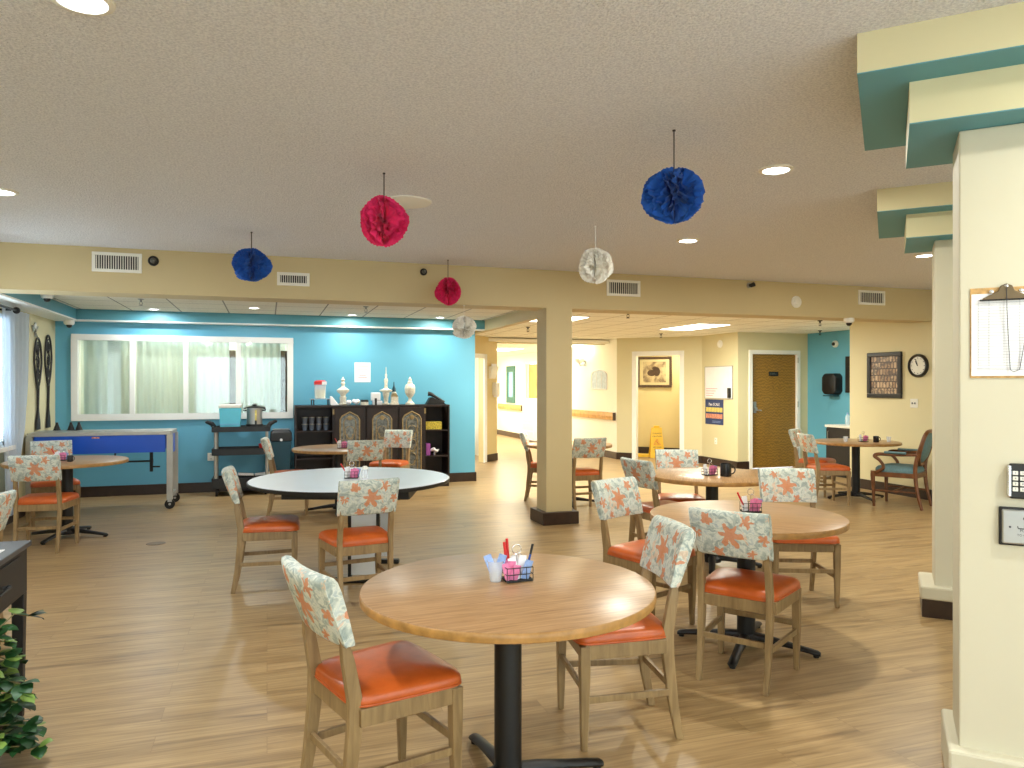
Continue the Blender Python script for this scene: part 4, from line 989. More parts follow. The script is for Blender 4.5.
for i in range(3):
    a, b = e[1 + i] + .015, e[2 + i] - .015; cx = (a + b) / 2
    m = MB(); m.bx(a, b, CV - .018, CV + .002, .09, CT - .035); dr = m.build('door', 'dark_wood', root, bevel=.004)
    def arch(hw, zt, zs, zb): return [(-hw, zb), (-hw, zs), (-hw * .8, zs + (zt - zs) * .45), (0, zt), (hw * .8, zs + (zt - zs) * .45), (hw, zs), (hw, zb)]
    hw = .135
    m = MB(); m.prism([(cx + x_, z_) for x_, z_ in arch(hw - .01, 1.10, 1.0, .20)], CV - .021, CV - .017, 'y'); m.build('arched_plate', 'silver_plate', dr)
    m = MB(); m.tube([(cx + x_, CV - .025, z_) for x_, z_ in arch(hw, 1.115, 1.01, .18)] , .010, 8, closed=True); m.build('gilt_moulding', 'gilt', dr, smooth=40)
    m = MB(); m.tube([(cx + x_, CV - .024, z_) for x_, z_ in arch(hw * .62, 1.06, .98, .24)], .007, 8, closed=True)
    m.lathe([(.035, CV - .024), (.03, CV - .034), (.001, CV - .036)], cx, 1.03, 14, 'y')
    for zz in (.82, .62, .42):
        for s in (-1, 1): m.tube([(cx + s * (.01 + .055 * math.sin(t_ * .42)) , CV - .024, zz + .09 * math.cos(t_ * .35)) for t_ in range(0, 14)], .006, 6)
    m.build('scroll_relief', 'gilt', dr, smooth=40)
    m = MB(); m.cyl(cx, CV - .022, .62, .66, .03, 12) if False else m.lathe([(.012, CV - .018), (.016, CV - .045), (.001, CV - .05)], (a + .03 if i else b - .03), .68, 12, 'y'); m.build('handle', 'gilt', dr, smooth=50)
m = MB()
for q in (e[1], e[4]): m.bx(q - .012, q + .012, CV - .006, CV + .002, CT - .13, CT - .05)
m.build('hinge', 'gilt', root)
# grey cups on the left shelf
k = 0; c_first = None
for row in range(2):
    for i in range(4):
        x = cu(305) + i * .098; z = .857 + row * .096
        if c_first is None:
            c_first = thing('drinking_cup', 'x', 'cup', (0, 0, 0), 0, 'grey cups on the left cabinet shelf')
            mm = MB(); mm.lathe([(.030, 0), (.038, .088), (.040, .09), (.036, .088), (.028, .004), (.001, .004)], n=18); mm.build('cup_body', 'cup_grey', c_first, smooth=40)
            mm = MB(); mm.lathe([(.0385, .080), (.0405, .083), (.0405, .092), (.036, .092)], n=18); mm.build('rim', 'pewter', c_first, smooth=40)
            o = c_first; KIDS[o.name] = kids(o)
            for q in kids(o): KIDS[q.name] = []
            o.location = (x, CV + .12, z)
        else: o = dup(c_first, (x, CV + .12, z), 0, 'x')
        o['label'] = ('first', 'second', 'third', 'fourth')[i] + ' grey cup from the left in the ' + ('lower', 'upper')[row] + ' row on the open cabinet shelf'
m = MB(); m.bx(cu(426.5), cu(442.5), CV + .05, CV + .22, .841, .955); tag(m.build('patterned_box', 'yellow_pattern', bevel=.004), 'yellow patterned box on the right open shelf of the dark cabinet', 'box')
m = MB(); m.bx(cu(426.6), cu(430.8), CV + .03, CV + .2, .461, .635); tag(m.build('purple_box', 'purple_card', bevel=.003), 'narrow purple box on a lower right shelf of the dark cabinet', 'box')
m = MB(); xx = cu(436); m.tube([(xx - .06, CV + .1, .53), (xx - .02, CV + .08, .548), (xx + .03, CV + .09, .515), (xx + .07, CV + .12, .54)], [.018, .03, .026, .008], 8); m.tube([(xx, CV + .1, .465), (xx, CV + .09, .52)], .014, 8); tag(m.build('white_figurine', 'white_paper', smooth=60), 'small white figurine lying beside the purple box', 'figurine')
# on top of the cabinet
def top_at(px, dv=.2): v = CV + dv; return (dirn(px)[0] * v / dirn(px)[1], v, CT)
X0, Y0, _ = top_at(320.5)
root = thing('display_stand', 'low clear stand with black feet at the left end of the cabinet top', 'stand', (X0, Y0, CT))
m = MB(); m.bx(-.15, .17, -.08, .08, .085, .094); m.build('plate', 'clear_plastic', root)
for s in (-.11, .12):
    m = MB(); m.bx(s - .022, s - .010, -.06, .06, 0, .085); m.bx(s + .010, s + .022, -.06, .06, 0, .085); m.bx(s - .022, s + .022, -.06, .06, .073, .085); m.build('foot', 'black_metal', root)
root = thing('beverage_dispenser', 'pitcher of pale yellow drink with a red lid on the clear stand', 'pitcher', (X0 - .005, Y0, CT + .094))
m = MB(); m.lathe([(.070, 0), (.076, .005), (.084, .20), (.080, .20), (.074, .01), (.001, .01)], n=24); m.build('jug', 'clear_plastic', root, smooth=40)
m = MB(); m.lathe([(.07, .012), (.074, .13), (.001, .13)], n=24); m.build('drink', plain('drink_yellow', rgb(232, 222, 150), .3).name if 'drink_yellow' not in M else 'drink_yellow', root, smooth=40)
m = MB(); m.lathe([(.086, .20), (.086, .245), (.06, .262), (.001, .264)], n=24); m.build('lid', 'red_plastic', root, smooth=40)
m = MB(); m.bx(.02, .087, -.085, -.06, .20, .247); m.build('spout_cover', 'white_paper', root)
def finial(px, prof, name, label, cat, sc=1.0, mat='antique_white', dv=.2, n=20):
    x, y, z = top_at(px, dv); root = thing(name, label, cat, (x, y, z))
    cut = len(prof) // 2
    m = MB(); m.lathe([(r * sc, h * sc) for r, h in prof[:cut + 1]], n=n); m.build('base', mat, root, smooth=50)
    m = MB(); m.lathe([(r * sc, h * sc) for r, h in prof[cut:]], n=n); m.build('upper', mat, root, smooth=50)
    return root
finial(343, [(.065, 0), (.07, .02), (.05, .03), (.045, .06), (.05, .12), (.035, .13), (.05, .17), (.09, .20), (.095, .225), (.06, .25), (.03, .27), (.022, .30), (.034, .325), (.02, .35), (.03, .375), (.012, .40), (.001, .425)], 'decorative_urn', 'white urn with a stacked pointed lid beside the yellow pitcher', 'ornament', .97)
finial(386, [(.05, 0), (.055, .02), (.03, .03), (.035, .10), (.05, .15), (.05, .18), (.09, .2), (.095, .215), (.05, .23), (.028, .245), (.022, .30), (.03, .36), (.025, .38), (.012, .40), (.018, .44), (.006, .46), (.005, .54), (.001, .56)], 'decorative_spire', 'tallest white ornament with a thin spire on the cabinet top', 'ornament', 1.0)
finial(410, [(.07, 0), (.07, .02), (.045, .04), (.025, .07), (.022, .10), (.05, .13), (.078, .18), (.082, .25), (.07, .30), (.035, .325), (.04, .34), (.02, .37), (.026, .385), (.012, .41), (.001, .43)], 'decorative_urn', 'white footed urn with a lid, rightmost of the tall ornaments', 'ornament', .97)
x, y, z = top_at(394, .26); root = thing('bottle', 'teal bottle with a pointed top behind the white ornaments', 'bottle', (x, y, z))
m = MB(); m.lathe([(.045, 0), (.05, .02), (.05, .15), (.03, .19)], n=18); m.build('body', 'antique_white', root, smooth=40); m = MB(); m.lathe([(.032, .19), (.026, .24), (.01, .28), (.007, .33), (.001, .34)], n=14); m.build('cap', 'dark_teal', root, smooth=40)
x, y, z = top_at(394.5, .06); root = thing('ornament_house', 'small white and gold ornament in front of the teal capped bottle', 'ornament', (x, y, z))
m = MB(); m.bx(-.06, .06, -.04, .04, 0, .03); m.bx(-.05, .05, -.03, .03, .03, .12); m.build('body', 'antique_white', root, bevel=.004); m = MB(); m.prism([(-.05, .12), (.05, .12), (.02, .17), (-.02, .17)], -.03, .03, 'y'); m.build('roof', 'gilt', root)
x, y, z = top_at(375.2, .16); m = MB(); m.bx(-.06, .07, -.05, .05, 0.06, .18); m.bx(-.04, .10, -.05, .05, 0, .06); o = m.build('white_box', 'white_paper', bevel=.01); o.location = (x, y, z); tag(o, 'white box shaped object left of the tallest white ornament', 'box')
x, y, z = top_at(375.8, .05); m = MB(); m.bx(-.014, .014, -.02, .02, 0, .10); o = m.build('dark_packet', 'black_plastic', bevel=.003); o.location = (x, y, z); tag(o, 'narrow black upright packet in front of the white box', 'packet')
x, y, z = top_at(364.5, .12); root = thing('round_tin', 'low white tin with a black lid in the middle of the cabinet top', 'tin', (x, y, z))
m = MB(); m.cyl(0, 0, 0, .045, .058, 20); m.build('tin_body', 'antique_white', root, smooth=40); m = MB(); m.cyl(0, 0, .045, .075, .056, 20); m.build('lid', 'black_plastic', root, smooth=40)
x, y, z = top_at(334, .10); m = MB(); m.hexa([(-.05, -.04, 0), (.07, -.04, 0), (.07, .04, 0), (-.05, .04, 0)], [(-.06, -.03, .13), (-.03, -.03, .13), (-.03, .03, .13), (-.06, .03, .13)]); o = m.build('white_wedge', 'white_paper', bevel=.01); o.location = (x, y, z); tag(o, 'white pointed folded cloth between the clear stand and first urn', 'cloth')
x, y, z = top_at(352.5, .12); m = MB()
rn = random.Random(4)
for i in range(9): m.ball((rn.uniform(-.09, .09), rn.uniform(-.03, .03), .03 + rn.uniform(0, .03)), .032, 8)
o = m.build('tissue_heap', 'white_paper', smooth=60); o.location = (x, y, z); tag(o, 'heap of crumpled white tissue right of the first urn', 'tissue')
x, y, z = top_at(434, .15); root = thing('telephone', 'black desk telephone on a slanted base, right end of the cabinet top', 'telephone', (x, y, z))
m = MB(); m.prism([(-.13, 0), (.15, 0), (.12, .04), (-.04, .11), (-.07, .10)], -.07, .07, 'y'); m.build('base', 'black_plastic', root, bevel=.004)
m = MB(); m.tube([(-.10, -.04, .16), (-.06, -.045, .155), (.02, -.045, .11), (.10, -.045, .06), (.14, -.04, .03)], [.035, .03, .022, .022, .028], 10); m.build('handset', 'black_plastic', root, smooth=60)
m = MB(); m.tube([(.13, -.05, .03), (.15, -.12, .0), (.12, -.225, .01), (.13, -.235, -.10)], .006, 6); m.build('cord', 'black_plastic', root, smooth=60)

# ------------------------------------------------------------------ black utility cart and the things on it
KX0, KX1, KY0, KY1 = on_v(212.5, CY, 10.74)[0], on_v(269.5, CY, 10.74)[0], 10.74, 11.12
root = thing('utility_cart', 'black three shelf utility cart with pale posts against the teal wall', 'cart', ((KX0 + KX1) / 2, (KY0 + KY1) / 2, 0))
hx, hy = (KX1 - KX0) / 2, (KY1 - KY0) / 2
for z, t in ((.865, .07), (.55, .09), (.10, .14)):
    m = MB(); m.bx(-hx, hx, -hy, hy, z, z + .02)
    for s in (-1, 1): m.bx(-hx, hx, s * hy - .012, s * hy + .012, z, z + t); m.bx(s * hx - .012, s * hx + .012, -hy, hy, z, z + t)
    m.build('shelf', 'cart_black', root, bevel=.004)
for sx in (-1, 1):
    for sy in (-1, 1):
        m = MB(); m.cyl(sx * (hx - .035), sy * (hy - .03), .12, .88, .020, 14); m.build('post', 'steel_matt', root, smooth=40)
        m = MB(); m.cyl(sy * (hy - .04), .05, sx * (hx - .05) - .014, sx * (hx - .05) + .014, .05, 18, 'x'); c_ = m.build('wheel', 'rubber', root, smooth=40)
        m = MB(); m.cyl(sy * (hy - .04), .05, sx * (hx - .05) - .016, sx * (hx - .05) + .016, .026, 14, 'x'); m.build('hub', 'steel_matt', c_, smooth=40)
    m = MB(); m.tube([(sx * (hx - .03), 0, .90), (sx * (hx + .02), 0, .97), (sx * (hx + .08), 0, .995), (sx * (hx + .10), 0, .985)], [.035, .032, .022, .018], 10); m.build('handle', 'cart_black', root, smooth=50)
cc = root.location
x = on_v(230.5, CY, 10.9)[0]; root = thing('drink_cooler', 'light blue cooler box with a white lid on top of the black cart', 'cooler', (x, 10.9, .887))
m = MB(); m.loft([rect_ring(0, 0, 0, .25, .24), rect_ring(0, 0, .30, .28, .26)]); m.build('box', 'cooler_blue', root, bevel=.012); m = MB(); m.bx(-.145, .145, -.135, .135, .30, .35); m.build('lid', 'plastic_white', root, bevel=.012)
m = MB(); m.bx(-.13, .13, -.128, -.125, .08, .085); m.build('groove', 'blue_paper', root)
x = on_v(254.5, CY, 10.9)[0]; root = thing('coffee_urn', 'stainless coffee urn with black base and lid on the black cart', 'coffee urn', (x, 10.9, .887))
m = MB(); m.lathe([(.115, 0), (.115, .07), (.105, .075)], n=28); m.build('base', 'black_plastic', root, smooth=40)
m = MB(); m.lathe([(.102, .07), (.102, .285), (.108, .29), (.108, .298)], n=30); m.build('body', 'steel', root, smooth=40)
m = MB(); m.lathe([(.112, .298), (.108, .31), (.03, .325), (.028, .345), (.001, .347)], n=28); m.build('lid', 'black_plastic', root, smooth=40)
for s in (-1, 1): m = MB(); m.tube([(s * .10, 0, .30), (s * .14, 0, .29), (s * .145, 0, .265), (s * .10, 0, .26)], .010, 8); m.build('handle', 'black_plastic', root, smooth=50)
m = MB(); m.bx(.005, .03, -.108, -.098, .12, .27); m.build('sight_gauge', 'poster_yellow', root)
m = MB(); m.cyl(.018, .10, -.15, -.1, .014, 10, 'y'); m.bx(.006, .030, -.16, -.135, .06, .13); m.build('tap', 'black_plastic', root, smooth=40)
x = on_v(262.5, CY, 10.85)[0]; m = MB(); m.lathe([(.035, 0), (.055, .12), (.052, .12), (.032, .004), (.001, .004)], n=16); o = m.build('red_cup', 'red_plastic', smooth=40); o.location = (x, 10.85, .572); tag(o, 'red cup on the middle shelf of the black cart', 'cup')
x = on_v(255, CY, 10.9)[0]
for k, (dx, rz) in enumerate(((-.12, .4), (.1, -.2))): m = MB(); m.bx(-.1, .1, -.04, .04, .0, .03); o = m.build('supply_packet', 'white_paper', bevel=.004); o.location = (x + dx, 10.87, .26); o.rotation_euler = (0, .08 * (1 - 2 * k), rz * .3); tag(o, ('white packet sticking up at the left', 'grey white packet lying at the right')[k] + ' of the bottom cart shelf', 'packet')
# small black stand beside the cart
x = on_v(281, CY, 10.95)[0]; root = thing('step_bin', 'black topped dark teal waste bin between the cart and dark cabinet', 'bin', (x, 10.95, 0))
m = MB(); m.loft([rect_ring(0, 0, 0, .22, .22), rect_ring(0, 0, .72, .27, .27)]); m.build('body', 'dark_teal', root, bevel=.01)
m = MB(); m.loft([rect_ring(0, 0, .72, .29, .29), rect_ring(0, 0, .84, .28, .28), rect_ring(0, 0, .88, .20, .22)]); m.build('lid', 'black_plastic', root, bevel=.01)
m = MB(); m.bx(-.12, .12, -.12, .10, .88, .886); m.build('tray', 'clear_plastic', root); m = MB(); m.cyl(.0, .74, -.150, -.13, .02, 12, 'y'); m.build('button', 'white_paper', root)

# ------------------------------------------------------------------ blue steam table on wheels
BX0, BX1, BY0, BY1 = -2.60, -1.12, 9.88, 10.42
root = thing('serving_cart', 'long steel framed serving cart with a blue side panel under the wall ornaments', 'serving cart', ((BX0 + BX1) / 2, (BY0 + BY1) / 2, 0))
hx, hy = (BX1 - BX0) / 2, (BY1 - BY0) / 2
m = MB(); m.bx(-hx - .02, hx + .02, -hy - .02, hy + .02, .90, .945); m.build('steel_top', 'steel_matt', root, bevel=.004)
m = MB()
for i in range(4): a = -hx + .07 + i * (2 * hx - .1) / 4; m.bx(a, a + .30, -hy + .07, hy - .07, .945, .950)
m.build('well_cover', 'steel', root, bevel=.002)
m = MB(); m.bx(-hx + .05, hx - .05, -hy - .004, -hy + .01, .69, .90); m.build('blue_panel', 'blue_panel', root)
m = MB(); m.bx(hx - .01, hx + .004, -hy + .05, hy - .05, .66, .90); m.bx(-hx - .004, -hx + .01, -hy + .05, hy - .05, .66, .90); m.bx(-hx + .05, hx - .05, hy - .01, hy + .004, .69, .90); m.build('blue_panel', 'blue_panel', root)
m = MB(); m.bx(-.10, -.02, -hy - .006, -hy - .003, .868, .886); m.build('maker_plate', 'poster_orange', root)
for sx in (-1, 1):
    for sy in (-1, 1):
        m = MB(); m.bx(sx * hx - .035, sx * hx + .035, sy * hy - .02, sy * hy + .02, .115, .90); m.build('leg', 'steel_matt', root, bevel=.004)
        m = MB(); m.cyl(sx * hx, .058, sy * hy - .016, sy * hy + .016, .058, 22, 'y'); c_ = m.build('caster_wheel', 'rubber', root, smooth=40)
        m = MB(); m.bx(sx * hx - .024, sx * hx + .024, sy * hy - .02, sy * hy + .02, .085, .12); m.cyl(sx * hx, .058, sy * hy - .02, sy * hy + .02, .015, 10, 'y'); m.build('caster_fork', 'steel', c_)
    m = MB(); m.bx(sx * hx - .02, sx * hx + .02, -hy + .02, hy - .02, .13, .17); m.build('side_rail', 'steel_matt', root, bevel=.003)
m = MB(); m.tube([(.10, 0, .69), (.10, 0, .56), (.36, 0, .56), (.50, 0, .56)], .012, 8); m.tube([(.50, 0, .68), (.50, 0, .43)], [.02, .02], 8); m.tube([(.50, 0, .49), (.60, -.02, .49)], .010, 8); m.tube([(.49, 0, .56), (.52, 0, .56)], .028, 10); m.build('drain_pipe', 'black_metal', root, smooth=40)
for k, px in enumerate((57, 71, 79)):
    x = on_v(px, CY, 10.30)[0]; root = thing('cone_cap', ('leftmost', 'middle', 'rightmost')[k] + ' of three small black cones on top of the serving cart', 'cone', (x, 10.30, .9455), 0, 'small black cones on the serving cart')
    m = MB(); m.lathe([(.042, 0), (.040, .01), (.016, .08), (.014, .10), (.001, .102)], n=16); m.build('cone', 'black_plastic', root, smooth=40); m = MB(); m.lathe([(.048, 0), (.048, .007), (.03, .008)], n=16); m.build('rim', 'black_plastic', root, smooth=40)

# ------------------------------------------------------------------ iron wall ornaments on the left wall
def paddle(vc, z0, z1, label, ph):
    root = thing('iron_wall_ornament', label, 'wall ornament', (UL, vc, 0), R(90), 'scrolled iron ornaments on the left wall')
    h = z1 - z0; zc = z1 - h * .27
    m = MB(); loop = []
    for i in range(28):
        a = 2 * PI * i / 28; zz = math.sin(a); w_ = .15 * (1 if zz > 0 else 1 - .35 * (-zz))
        loop.append((w_ * math.cos(a), -.02, zc + zz * h * .27))
    m.tube(loop, .012, 8, closed=True); m.build('outer_loop', 'wrought_iron', root, smooth=50)
    m = MB()
    for c, r, sgn in ((zc + h * .14, .08, 1), (zc, .075, -1), (zc - h * .13, .065, 1)):
        m.tube([(sgn * (r * (1 - t / 26) * math.cos(t * .55 + ph)), -.02, c + r * 1.3 * (1 - t / 26) * math.sin(t * .55 + ph)) for t in range(22)], .007, 6)
    m.tube([(0, -.02, zc + h * .2), (.03, -.02, zc), (-.03, -.02, zc - h * .2), (0, -.02, zc - h * .27)], .010, 6)
    m.build('scrollwork', 'wrought_iron', root, smooth=50)
    m = MB(); m.tube([(-.035, -.02, zc - h * .25), (-.008, -.02, z0 + h * .22)], .011, 6); m.tube([(.035, -.02, zc - h * .25), (.008, -.02, z0 + h * .22)], .011, 6)
    m.loft([[(-w_, -.03, z), (w_, -.03, z), (w_, -.01, z), (-w_, -.01, z)] for z, w_ in ((z0, .075), (z0 + h * .1, .06), (z0 + h * .2, .02), (z0 + h * .26, .012))]); m.build('stem', 'wrought_iron', root, smooth=30)
paddle(on_u(36, CY, UL)[1], .96, 2.07, 'left one of the two tall black scrolled iron ornaments', 0.3)
paddle(on_u(46.5, CY, UL)[1], .96, 2.13, 'right one of the two tall black iron ornaments, nearer the corner', 1.4)
y = on_u(33.5, CY, UL)[1]; root = thing('silver_leaf_ornament', 'small silver leaf ornament above the iron ornaments', 'wall ornament', (UL, y, 2.13), R(90))
for k, (a, l) in enumerate(((-.9, .13), (0.1, .12), (.9, .13), (2.2, .08))):
    m = MB(); m.loft([[(math.sin(a) * l * t - wd * math.cos(a), -.01, math.cos(a) * l * t + wd * math.sin(a)), (math.sin(a) * l * t, -.03, math.cos(a) * l * t), (math.sin(a) * l * t + wd * math.cos(a), -.01, math.cos(a) * l * t - wd * math.sin(a)), (math.sin(a) * l * t, -.004, math.cos(a) * l * t)] for t, wd in ((.05, .006), (.4, .03), (.75, .024), (1, .002))]); m.build('leaf', 'pewter', root)

# ------------------------------------------------------------------ dark side table and the plant beside it
root = thing('side_table', 'dark side table with a drawer at the left edge, papers on top', 'side table', (-1.04, 3.92, 0))
m = MB(); m.bx(-.50, .015, -1.15, .015, .765, .79); m.build('top', 'espresso_top', root, bevel=.004)
m = MB(); m.bx(-.47, 0, -1.12, 0, .56, .765); m.build('apron', 'espresso', root, bevel=.003)
for x_, y_ in ((-.025, -.025), (-.445, -.025), (-.025, -1.095), (-.445, -1.095)): m = MB(); m.loft([rect_ring(x_, y_, 0, .034, .034), rect_ring(x_, y_, .56, .050, .050)]); m.build('leg', 'espresso', root, bevel=.003)
m = MB(); m.bx(-.0005, .008, -.98, -.12, .58, .745); dr = m.build('drawer', 'espresso', root, bevel=.003); m = MB(); m.tube([(.008, -.50, .665), (.035, -.50, .665), (.035, -.36, .665), (.008, -.36, .665)], .008, 8); m.ball((.03, -.36, .665), .012, 8); m.build('handle', 'black_metal', dr, smooth=40)
m = MB(); m.bx(-.24, -.03, -.46, -.20, .7905, .794); m.build('x', 'white_paper'); o = bpy.data.objects['x']; o.name = 'paper_sheet'; o.location = (-1.04, 3.92, 0); tag(o, 'white paper lying on the dark side table', 'paper')
PX, PY = -1.10, 3.36
root = thing('potted_plant', 'leafy green plant in a brown pot below the dark side table', 'plant', (PX, PY, 0))
m = MB(); m.lathe([(.08, 0), (.09, .02), (.12, .16), (.13, .18), (.115, .18), (.08, .03), (.001, .03)], n=26); m.build('pot', 'pot_brown', root, smooth=40)
m = MB(); m.lathe([(.11, .15), (.001, .155)], n=20); m.build('soil', 'soil', root)
rn = random.Random(9); st_ = MB(); lv = MB(); lw = MB()
def leaf(mb, p, d, up, L, w_):
    d = Vector(d).normalized(); s_ = d.cross(Vector(up)).normalized(); nn = s_.cross(d).normalized(); p = Vector(p)
    P = [(0, 0, 0), (.25, .42, .03), (.55, .5, .04), (.8, .3, .02), (1, 0, -.06)]
    cen = [mb.v(p + d * (t * L) + nn * (h * L * 1.6 - .05 * L * t)) for t, _, h in P]
    a = [mb.v(p + d * (t * L) + s_ * (ww * w_) + nn * (h * L - .05 * L * t)) for t, ww, h in P[1:-1]]
    b = [mb.v(p + d * (t * L) - s_ * (ww * w_) + nn * (h * L - .05 * L * t)) for t, ww, h in P[1:-1]]
    for e_ in (a, b):
        mb.f([cen[0], cen[1], e_[0]]); mb.f([cen[1], cen[2], e_[1], e_[0]]); mb.f([cen[2], cen[3], e_[2], e_[1]]); mb.f([cen[3], cen[4], e_[2]])
for i in range(130):
    az = rn.uniform(0, 2 * PI); reach = rn.uniform(.04, .23); top = rn.uniform(.22, .57)
    if rn.random() < .25: top = rn.uniform(.06, .20); reach = rn.uniform(.15, .25)
    pts = []
    for k in range(6): t = k / 5; pts.append((math.cos(az) * reach * t ** 1.2, math.sin(az) * reach * t ** 1.2, (.16 + (top - .16) * math.sin(t * 1.9) / math.sin(1.9))))
    st_.tube(pts, .003, 5)
    for k in range(1, 6):
        for q in range(3):
            a2 = az + rn.uniform(-1.4, 1.4); dz = rn.uniform(-.5, .5)
            leaf(lw if rn.random() < .22 else lv, pts[k], (math.cos(a2), math.sin(a2), dz), (rn.uniform(-.3, .3), rn.uniform(-.3, .3), 1), rn.uniform(.05, .08), rn.uniform(.042, .06))
st_.build('stems', 'stem_green', root, smooth=50); tag(lv.build('leaves', 'leaf', root, smooth=60), kind='stuff'); tag(lw.build('pale_leaves', 'leaf_light', root, smooth=60), 'paler yellow green leaves', kind='stuff')

# ------------------------------------------------------------------ picture wall (faces left), clock, switch
def wall_u(px0, px1, py0, py1, u=UR):
    a = on_u(px0, CY, u); b = on_u(px1, CY, u); yc = (a[1] + b[1]) / 2; pm = (px0 + px1) / 2
    za = on_u(pm, py0, u)[2]; zb = on_u(pm, py1, u)[2]; return yc, (za + zb) / 2, abs(a[1] - b[1]), za - zb
yc, zc, w_, h_ = wall_u(868.5, 902.5, 352.3, 398, UR)
root = thing('framed_picture', 'black framed picture of stacked brown buildings left of the wall clock', 'picture', (UR, yc, zc), -R(90))
m = MB(); t = .06
m.bx(-w_ / 2, w_ / 2, -.035, 0, h_ / 2 - t, h_ / 2); m.bx(-w_ / 2, w_ / 2, -.035, 0, -h_ / 2, -h_ / 2 + t); m.bx(-w_ / 2, -w_ / 2 + t, -.0348, 0, -h_ / 2 + t, h_ / 2 - t); m.bx(w_ / 2 - t, w_ / 2, -.0348, 0, -h_ / 2 + t, h_ / 2 - t); m.build('frame', 'frame_black', root, bevel=.008)
m = MB(); m.bx(-w_ / 2 + t, w_ / 2 - t, -.016, -.004, -h_ / 2 + t, h_ / 2 - t); m.build('print', 'village', root)
yc, zc, w_, h_ = wall_u(909, 929.5, 354, 377.5, UR)
root = thing('wall_clock', 'round white faced clock with a thick black rim', 'clock', (UR, yc, zc), -R(90)); r = h_ / 2
m = MB(); m.lathe([(r, 0), (r, -.03), (r * .93, -.045), (r * .80, -.035), (r * .78, -.02)], n=40, axis='y'); m.build('rim', 'frame_black', root, smooth=40)
m = MB(); m.lathe([(r * .77, -.012), (r * .77, -.0225), (.001, -.0225)], n=40, axis='y'); m.build('dial', 'plastic_white', root)
m = MB()
for i in range(12): a = i * PI / 6; m.box(r * .66 * math.sin(a), -.0235, r * .66 * math.cos(a), .010, .002, .010)
m.build('hour_mark', 'ink_dark', root)
for a, l, ww in ((R(-28), .45, .010), (R(-20), .62, .007)):
    m = MB(); m.tube([(0, -.028, 0), (math.sin(a) * r * l, -.028, math.cos(a) * r * l)], ww * .6, 6); m.build('hand', 'ink_dark', root)
yc, zc, w_, h_ = wall_u(910.5, 918, 398.5, 408, UR); outlet((UR, yc, zc), -R(90), 'white double switch plate under the wall clock', 'switch', .12, .12, True)
# teal nook: towel dispenser, camera, dark screen, counter cabinet, bottle
yc, zc, w_, h_ = wall_u(822, 844.5, 372, 396, HX)
root = thing('paper_towel_dispenser', 'rounded black paper towel dispenser on the teal nook wall', 'dispenser', (HX, yc - .05, zc), -R(90))
m = MB(); m.loft([[(max(-.19, min(.19, .23 * math.cos(a))) * k, yy, max(-.2, min(.2, .24 * math.sin(a))) * k) for a in [2 * PI * i / 32 for i in range(32)]] for yy, k in ((0, .92), (-.10, .92), (-.14, .86), (-.155, .7))]); m.build('cover', 'black_plastic', root, smooth=40)
m = MB(); m.bx(-.13, .13, -.15, -.03, -.215, -.195); m.build('paper_slot', 'dark_teal', root)
yc, zc, _, _ = wall_u(834, 838, 342, 346, HX); root = thing('wall_camera', 'small white round camera with black lens, high on the teal nook wall', 'camera', (HX, yc, zc), -R(90))
m = MB(); m.lathe([(.06, 0), (.06, -.03), (.045, -.05)], n=20, axis='y'); m.build('base', 'plastic_white', root, smooth=40); m = MB(); m.lathe([(.032, -.045), (.028, -.07), (.001, -.08)], n=16, axis='y'); m.build('lens', 'black_plastic', root, smooth=40)
yc, zc, w_, h_ = wall_u(846, 856, 357, 392, HX); yc = on_u(847.5, CY, HX)[1] - .30; root = thing('wall_screen', 'dark flat screen on the teal nook wall, half hidden by the cream wall', 'screen', (HX, yc, zc), -R(90))
m = MB(); m.bx(-.3, .3, -.05, 0, -.31, .31); m.build('bezel', 'black_plastic', root, bevel=.006); m = MB(); m.bx(-.27, .27, -.052, -.05, -.28, .28); m.build('display', 'frame_black', root)
ya = on_u(826, CY, HX - .62)[1]; zt = on_u(826, 424.5, HX - .62)[2]
root = thing('base_cabinet', 'dark counter cabinet with a pale top in the teal nook', 'cabinet', (HX - .30, ya - .9, 0))
m = MB(); m.bx(-.30, .29, -.9, .9, .08, zt - .04); m.bx(-.25, .29, -.9, .9, 0, .08); m.build('body', 'espresso', root)
m = MB(); m.bx(-.33, .29, -.92, .92, zt - .04, zt); m.build('countertop', 'counter_grey', root, bevel=.005)
for k in range(3): m = MB(); m.bx(-.318, -.30, -.88 + k * .6, -.30 + k * .6, .10, zt - .06); dr = m.build('door', 'espresso', root, bevel=.003); m = MB(); m.tube([(-.318, -.36 + k * .6, .62), (-.34, -.36 + k * .6, .62), (-.34, -.36 + k * .6, .74), (-.318, -.36 + k * .6, .74)], .006, 6); m.build('handle', 'steel', dr, smooth=40)
yb_ = on_u(847.5, CY, HX - .35)[1]; root = thing('soap_bottle', 'clear bottle standing on the nook counter', 'bottle', (HX - .35, yb_, zt))
m = MB(); m.lathe([(.035, 0), (.038, .02), (.038, .13), (.014, .17)], n=18); m.build('body', 'clear_plastic', root, smooth=40); m = MB(); m.cyl(0, 0, .17, .20, .013, 12); m.build('cap', 'blue_paper', root)
